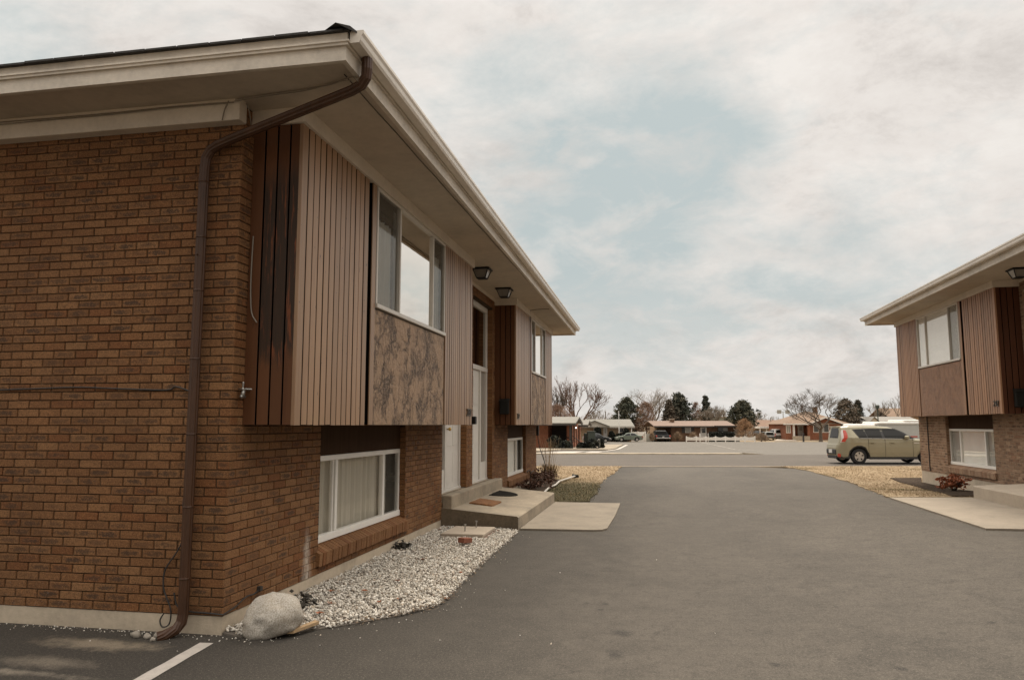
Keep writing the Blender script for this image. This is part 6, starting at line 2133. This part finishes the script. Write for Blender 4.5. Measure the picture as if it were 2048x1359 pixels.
# --- vehicles seen from behind
def tail_car(label, px0, px1, pyt, pyb, v, col, kind, name, cat="car", rz=0.0):
    uc = SF.at((px0 + px1) / 2, pyb, v)[0]
    zb = SF.at((px0 + px1) / 2, pyb, v)[1]; H = SF.at((px0 + px1) / 2, pyt, v)[1] - zb; Wd = SF.at(px1, pyb, v)[0] - SF.at(px0, pyb, v)[0]
    o = SF.P(uc, v, zb)
    t = thing(name, label, cat, o, YAW + math.pi / 2 + rz)
    hw = Wd / 2
    b = H * .56
    pr = lambda z: hw * (.74 + .26 * sst(H * 1.02, b, z))
    if kind == "pickup":
        u_ = [(5.2, .30), (5.45, .45), (5.45, b * .95), (4.2, b * 1.08), (3.6, H * .97), (2.2, H), (1.9, H * .95), (1.78, b * 1.05), (.05, b * 1.03), (0, b * .9), (-.02, .5), (.1, .40)]
        wh = (1.15, 4.4); L = 5.4; rear = 1.80
    else:
        u_ = [(4.3, .26), (4.6, .40), (4.62, b * .9), (3.6, b * 1.02), (2.8, H * .96), (2.2, H), (.5, H), (.22, H * .96), (.06, b * 1.02), (0, b * .8), (-.03, .45), (.1, .30)]
        wh = (.9, 3.7); L = 4.6; rear = .12
    vehicle(t, u_, wh, .42, .37, hw, pr, col, .30, .09, (b * .6, b, b * 1.2, H * .85))
    lquad("rear_window", t, t, [(rear + .05, -hw * .60, H * .93), (rear + .05, hw * .60, H * .93), (rear - .10, hw * .72, b * 1.10), (rear - .10, -hw * .72, b * 1.10)], CGLASS, -.05)
    for sg in (-1, 1):
        lbox("tail_light", t, t, (-.05, sg * hw * .80, b * .70), (.06, sg * hw * .97, b * 1.0), TAIL, .02)
        lbox("mirror", t, t, (3.0, sg * hw * .98, b * 1.1), (3.15, sg * hw * 1.14, b * 1.32), CLAD, .02)
        side_plate("window", t, t, [(rear + .35, b * 1.08), (3.3, b * 1.06), (2.85, H * .92), (rear + .5, H * .93)], pr, CGLASS, sg, .01)
    lbox("bumper", t, t, (-.12, -hw * .95, .42), (.02, hw * .95, .62), STEEL if kind == "pickup" else CLAD, .03)
    lbox("number_plate", t, t, (-.06, -.18, .68), (-.03, .18, .82), PLATE, .004)
    return t
tail_car("black pickup backed out of the ranch house carport", 1311.5, 1342, 860.5, 881.8, 128.4, paint("black_paint", (.015, .015, .015)), "pickup", "pickup_truck", "pickup")
tail_car("white sport utility car standing beside the red brick house", 1549.5, 1571.5, 857.8, 877.0, 141.5, paint("white_paint", (.62, .58, .52), .0), "suv", "parked_car")
tail_car("silver car left of the white utility car", 1530, 1551.5, 863, 879.4, 137.5, paint("silver_paint", (.33, .32, .29), .4), "suv", "parked_car")
tail_car("small dark car under the white carport", 1518.5, 1529, 860.5, 872, 150.5, paint("dark_grey_paint", (.06, .055, .05)), "suv", "parked_car")

# --- cargo trailer behind the hatchback
v0 = 50.0
ua, ub = SF.at(1757, 850, v0)[0], SF.at(1838, 850, v0)[0]; zg = SF.gz(ua, v0)
t = thing("cargo_trailer", "white box trailer standing beyond the road behind the olive hatchback", "trailer", SF.P((ua + ub) / 2, v0 + 1, zg))
mb = MB(); zt = SF.at(1800, 848.0, v0)[1]
SF.ubox(mb, ua, ub, v0, v0 + 2.2, zg + .45, zt, bev=.04); mb.build("body", pm("pale_grey_panel", (.45, .43, .385), .5, .05), t)
mb = MB(); SF.ubox(mb, ua - .06, ub + .04, v0 - .06, v0 + 2.26, zt - .02, zt + .17, bev=.06); mb.build("roof", VINYL, t)
mb = MB(); SF.ubox(mb, ub - 1.0, ub + .02, v0 - .03, v0 + 2.2, zt + .172, zt + .30, bev=.05); mb.build("roof_vent", VINYL, t)
mb = MB(); SF.ubox(mb, SF.at(1711, 850, v0)[0], ua - .062, v0 + .2, v0 + 2.0, zg + .5, SF.at(1735, 847.0, v0)[1], bev=.08); mb.build("front_pod", VINYL, t)
mb = MB(); SF.ubox(mb, ub + .001, ub + .03, v0 + .05, v0 + 2.1, zg + .5, zt - .05); mb.build("rear_door", FASC, t)
mb = MB(); SF.ubox(mb, ub - .75, ub - .15, v0 - .012, v0 - .001, zg + 1.0, zg + 1.08); mb.build("reflector_strip", TAIL, t)
for uu0 in (-.5, .4):
    c = (ua + ub) / 2 + uu0
    mb = MB(); mb.tube([SF.P(c, v0 - .05, zg + .33), SF.P(c, v0 + .15, zg + .33)], .33, 20); mb.build("wheel", RUBBER, t)
mb = MB(); SF.ubox(mb, SF.at(1705, 850, v0)[0], ua, v0 + .9, v0 + 1.1, zg + .35, zg + .5); mb.build("drawbar", STEEL, t)
#LIGHT
# ------------------------------------------------------------------ sky, clouds, sun
SUN_EL, SUN_AZ = math.radians(52), math.radians(80)      # azimuth measured from +X to +Y
SKY_OPEN = [(-0.097, 0.939, 0.33, 0.22, 0.46), (0.071, 0.922, 0.381, 0.1, 0.4), (0.092, 0.939, 0.33, 0.08, 0.3), (-0.061, 0.97, 0.236, 0.21, 0.38), (0.157, 0.968, 0.193, 0.14, 0.34), (0.257, 0.937, 0.238, 0.11, 0.22), (-0.651, 0.649, 0.394, 0.09, 0.3), (-0.146, 0.879, 0.455, 0.08, 0.12), (-0.004, 0.987, 0.163, 0.14, 0.2)]
SKY_HEAVY = [(0.325, 0.851, 0.413, 0.17, 0.16), (0.074, 0.86, 0.505, 0.12, 0.18), (0.282, 0.885, 0.369, 0.1, 0.08), (-0.458, 0.754, 0.472, 0.2, 0.08), (0.379, 0.886, 0.268, 0.14, 0.08)]
world = bpy.data.worlds.new("World")
scene.world = world
world.use_nodes = True
nt = world.node_tree
for n in list(nt.nodes): nt.nodes.remove(n)
N = NT(nt)
out = N.n('ShaderNodeOutputWorld'); bg = N.n('ShaderNodeBackground')
N.l(bg.outputs[0], out.inputs[0])
sky = N.n('ShaderNodeTexSky', sky_type='NISHITA')
sky.sun_disc = False
sky.sun_elevation = SUN_EL
sky.sun_rotation = math.pi / 2 - SUN_AZ
sky.air_density = 1.0; sky.dust_density = 2.0; sky.ozone_density = 1.0
hs = N.n('ShaderNodeHueSaturation'); hs.inputs['Saturation'].default_value = .42; hs.inputs['Value'].default_value = 1.25
N.l(sky.outputs[0], hs.inputs['Color'])
tc = N.n('ShaderNodeTexCoord').outputs['Generated']
sp_ = N.n('ShaderNodeSeparateXYZ'); N.l(tc, sp_.inputs[0])
zc = N.math('MAXIMUM', sp_.outputs[2], 0.0)
nv = N.n('ShaderNodeVectorMath', operation='NORMALIZE'); N.l(tc, nv.inputs[0])
# clouds on a sheet overhead: direction / (height + c)
den = N.math('ADD', zc, .55)
cv = N.n('ShaderNodeCombineXYZ')
N.l(N.math('DIVIDE', sp_.outputs[0], den), cv.inputs[0]); N.l(N.math('DIVIDE', sp_.outputs[1], den), cv.inputs[1]); N.l(N.math('MULTIPLY', zc, 1.6), cv.inputs[2])
mp = N.n('ShaderNodeMapping'); N.l(cv.outputs[0], mp.inputs[0]); mp.inputs['Location'].default_value = (2.3, .9, 0); mp.inputs['Rotation'].default_value = (.3, .5, .5)
mp.inputs['Scale'].default_value = (1, 1.1, 1)
n1 = N.noise(mp.outputs[0], 2.3, 9, .56, .2)
n2 = N.noise(mp.outputs[0], 8.0, 10, .68, .2)
cl = N.math('ADD', N.math('MULTIPLY', n1, .52), N.math('MULTIPLY', n2, .48))
cl = N.math('MULTIPLY_ADD', N.math('SUBTRACT', cl, .5), 2.6, .70)
def skypatch(x, y, z, width):
    """soft round patch of sky about a fixed compass direction"""
    d = N.n('ShaderNodeVectorMath', operation='DOT_PRODUCT'); N.l(nv.outputs[0], d.inputs[0])
    d.inputs[1].default_value = V((x, y, z)).normalized()
    c = math.cos(width)
    return N.ramp(d.outputs['Value'], [(0, 0.0), (c, 0.0), (c + (1 - c) * .5, .5), (1.0, 1.0)])
# openings in the overcast (east and south-east) and heavier cloud banks
bias = None
for (x, y, z, w, a) in SKY_OPEN:
    q = N.math('MULTIPLY', skypatch(x, y, z, w), a)
    bias = q if bias is None else N.math('ADD', bias, q)
cl2 = N.math('SUBTRACT', cl, bias)
mask = N.ramp(cl2, [(.0, 0.0), (.34, .5), (.68, 1.0)])
low = N.ramp(zc, [(.02, 1.0), (.20, 0.0)])
mask = N.math('MAXIMUM', mask, N.math('MULTIPLY', low, .7))
heavy = None
for (x, y, z, w, a) in SKY_HEAVY:
    q = N.math('MULTIPLY', skypatch(x, y, z, w), a)
    heavy = q if heavy is None else N.math('ADD', heavy, q)
hv = N.math('ADD', N.math('MULTIPLY', N.math('SUBTRACT', N.noise(mp.outputs[0], 4.0, 10, .68, .3), .5), 3.4), N.math('MULTIPLY_ADD', heavy, 1.0, .25), clamp=True)
cm = N.ramp(hv, [(0.0, (7.3, 6.95, 6.55)), (.5, (6.7, 6.3, 5.92)), (1.0, (5.2, 4.85, 4.55))])
wisp = N.ramp(N.noise(mp.outputs[0], 8, 9, .62, .4), [(.46, 0.0), (.66, .55)])
teal = N.mix(.94, hs.outputs[0], (4.10, 4.64, 4.62))
teal = N.mix(wisp, teal, (5.9, 5.6, 5.3))
col = N.mix(mask, teal, cm)
zen = N.math('MULTIPLY_ADD', N.ramp(zc, [(.53, 0.0), (.95, 1.0)]), 2.9, 1.0)
# the overcast is brighter round the hidden sun and duller away from it
dp = N.n('ShaderNodeVectorMath', operation='DOT_PRODUCT')
N.l(nv.outputs[0], dp.inputs[0])
dp.inputs[1].default_value = (math.cos(SUN_EL) * math.cos(SUN_AZ), math.cos(SUN_EL) * math.sin(SUN_AZ), math.sin(SUN_EL))
zen = N.math('MULTIPLY', zen, N.ramp(N.math('MULTIPLY_ADD', dp.outputs['Value'], .5, .5), [(.15, .56), (.5, .70), (.75, .97), (1.0, 1.10)]))
# added glows out of view, east and west, that brighten the house fronts
zen = N.math('MULTIPLY', zen, N.math('MULTIPLY_ADD', skypatch(.97, -.12, .42, .95), .40, 1.0))
zen = N.math('MULTIPLY', zen, N.math('MULTIPLY_ADD', skypatch(-.97, -.1, .45, .85), .7, 1.0))
col = N.mix(1.0, col, zen, 'MULTIPLY')
N.l(col, bg.inputs['Color'])
bg.inputs['Strength'].default_value = .085
sd_ = bpy.data.lights.new("sun", 'SUN')
sun = bpy.data.objects.new("sun", sd_)
COL.objects.link(sun)
sd_.energy = 2.0
sd_.angle = math.radians(14)
sd_.color = (1.0, .90, .76)
dirv = V((math.cos(SUN_EL) * math.cos(SUN_AZ), math.cos(SUN_EL) * math.sin(SUN_AZ), math.sin(SUN_EL)))
sun.rotation_euler = dirv.to_track_quat('Z', 'Y').to_euler()
sun.location = dirv * 60
scene.view_settings.view_transform = 'Standard'
scene.view_settings.look = 'None'
scene.view_settings.exposure = .42
scene.view_settings.gamma = 1
scene.render.engine = 'CYCLES'
scene.cycles.max_bounces = 8
scene.cycles.transparent_max_bounces = 12
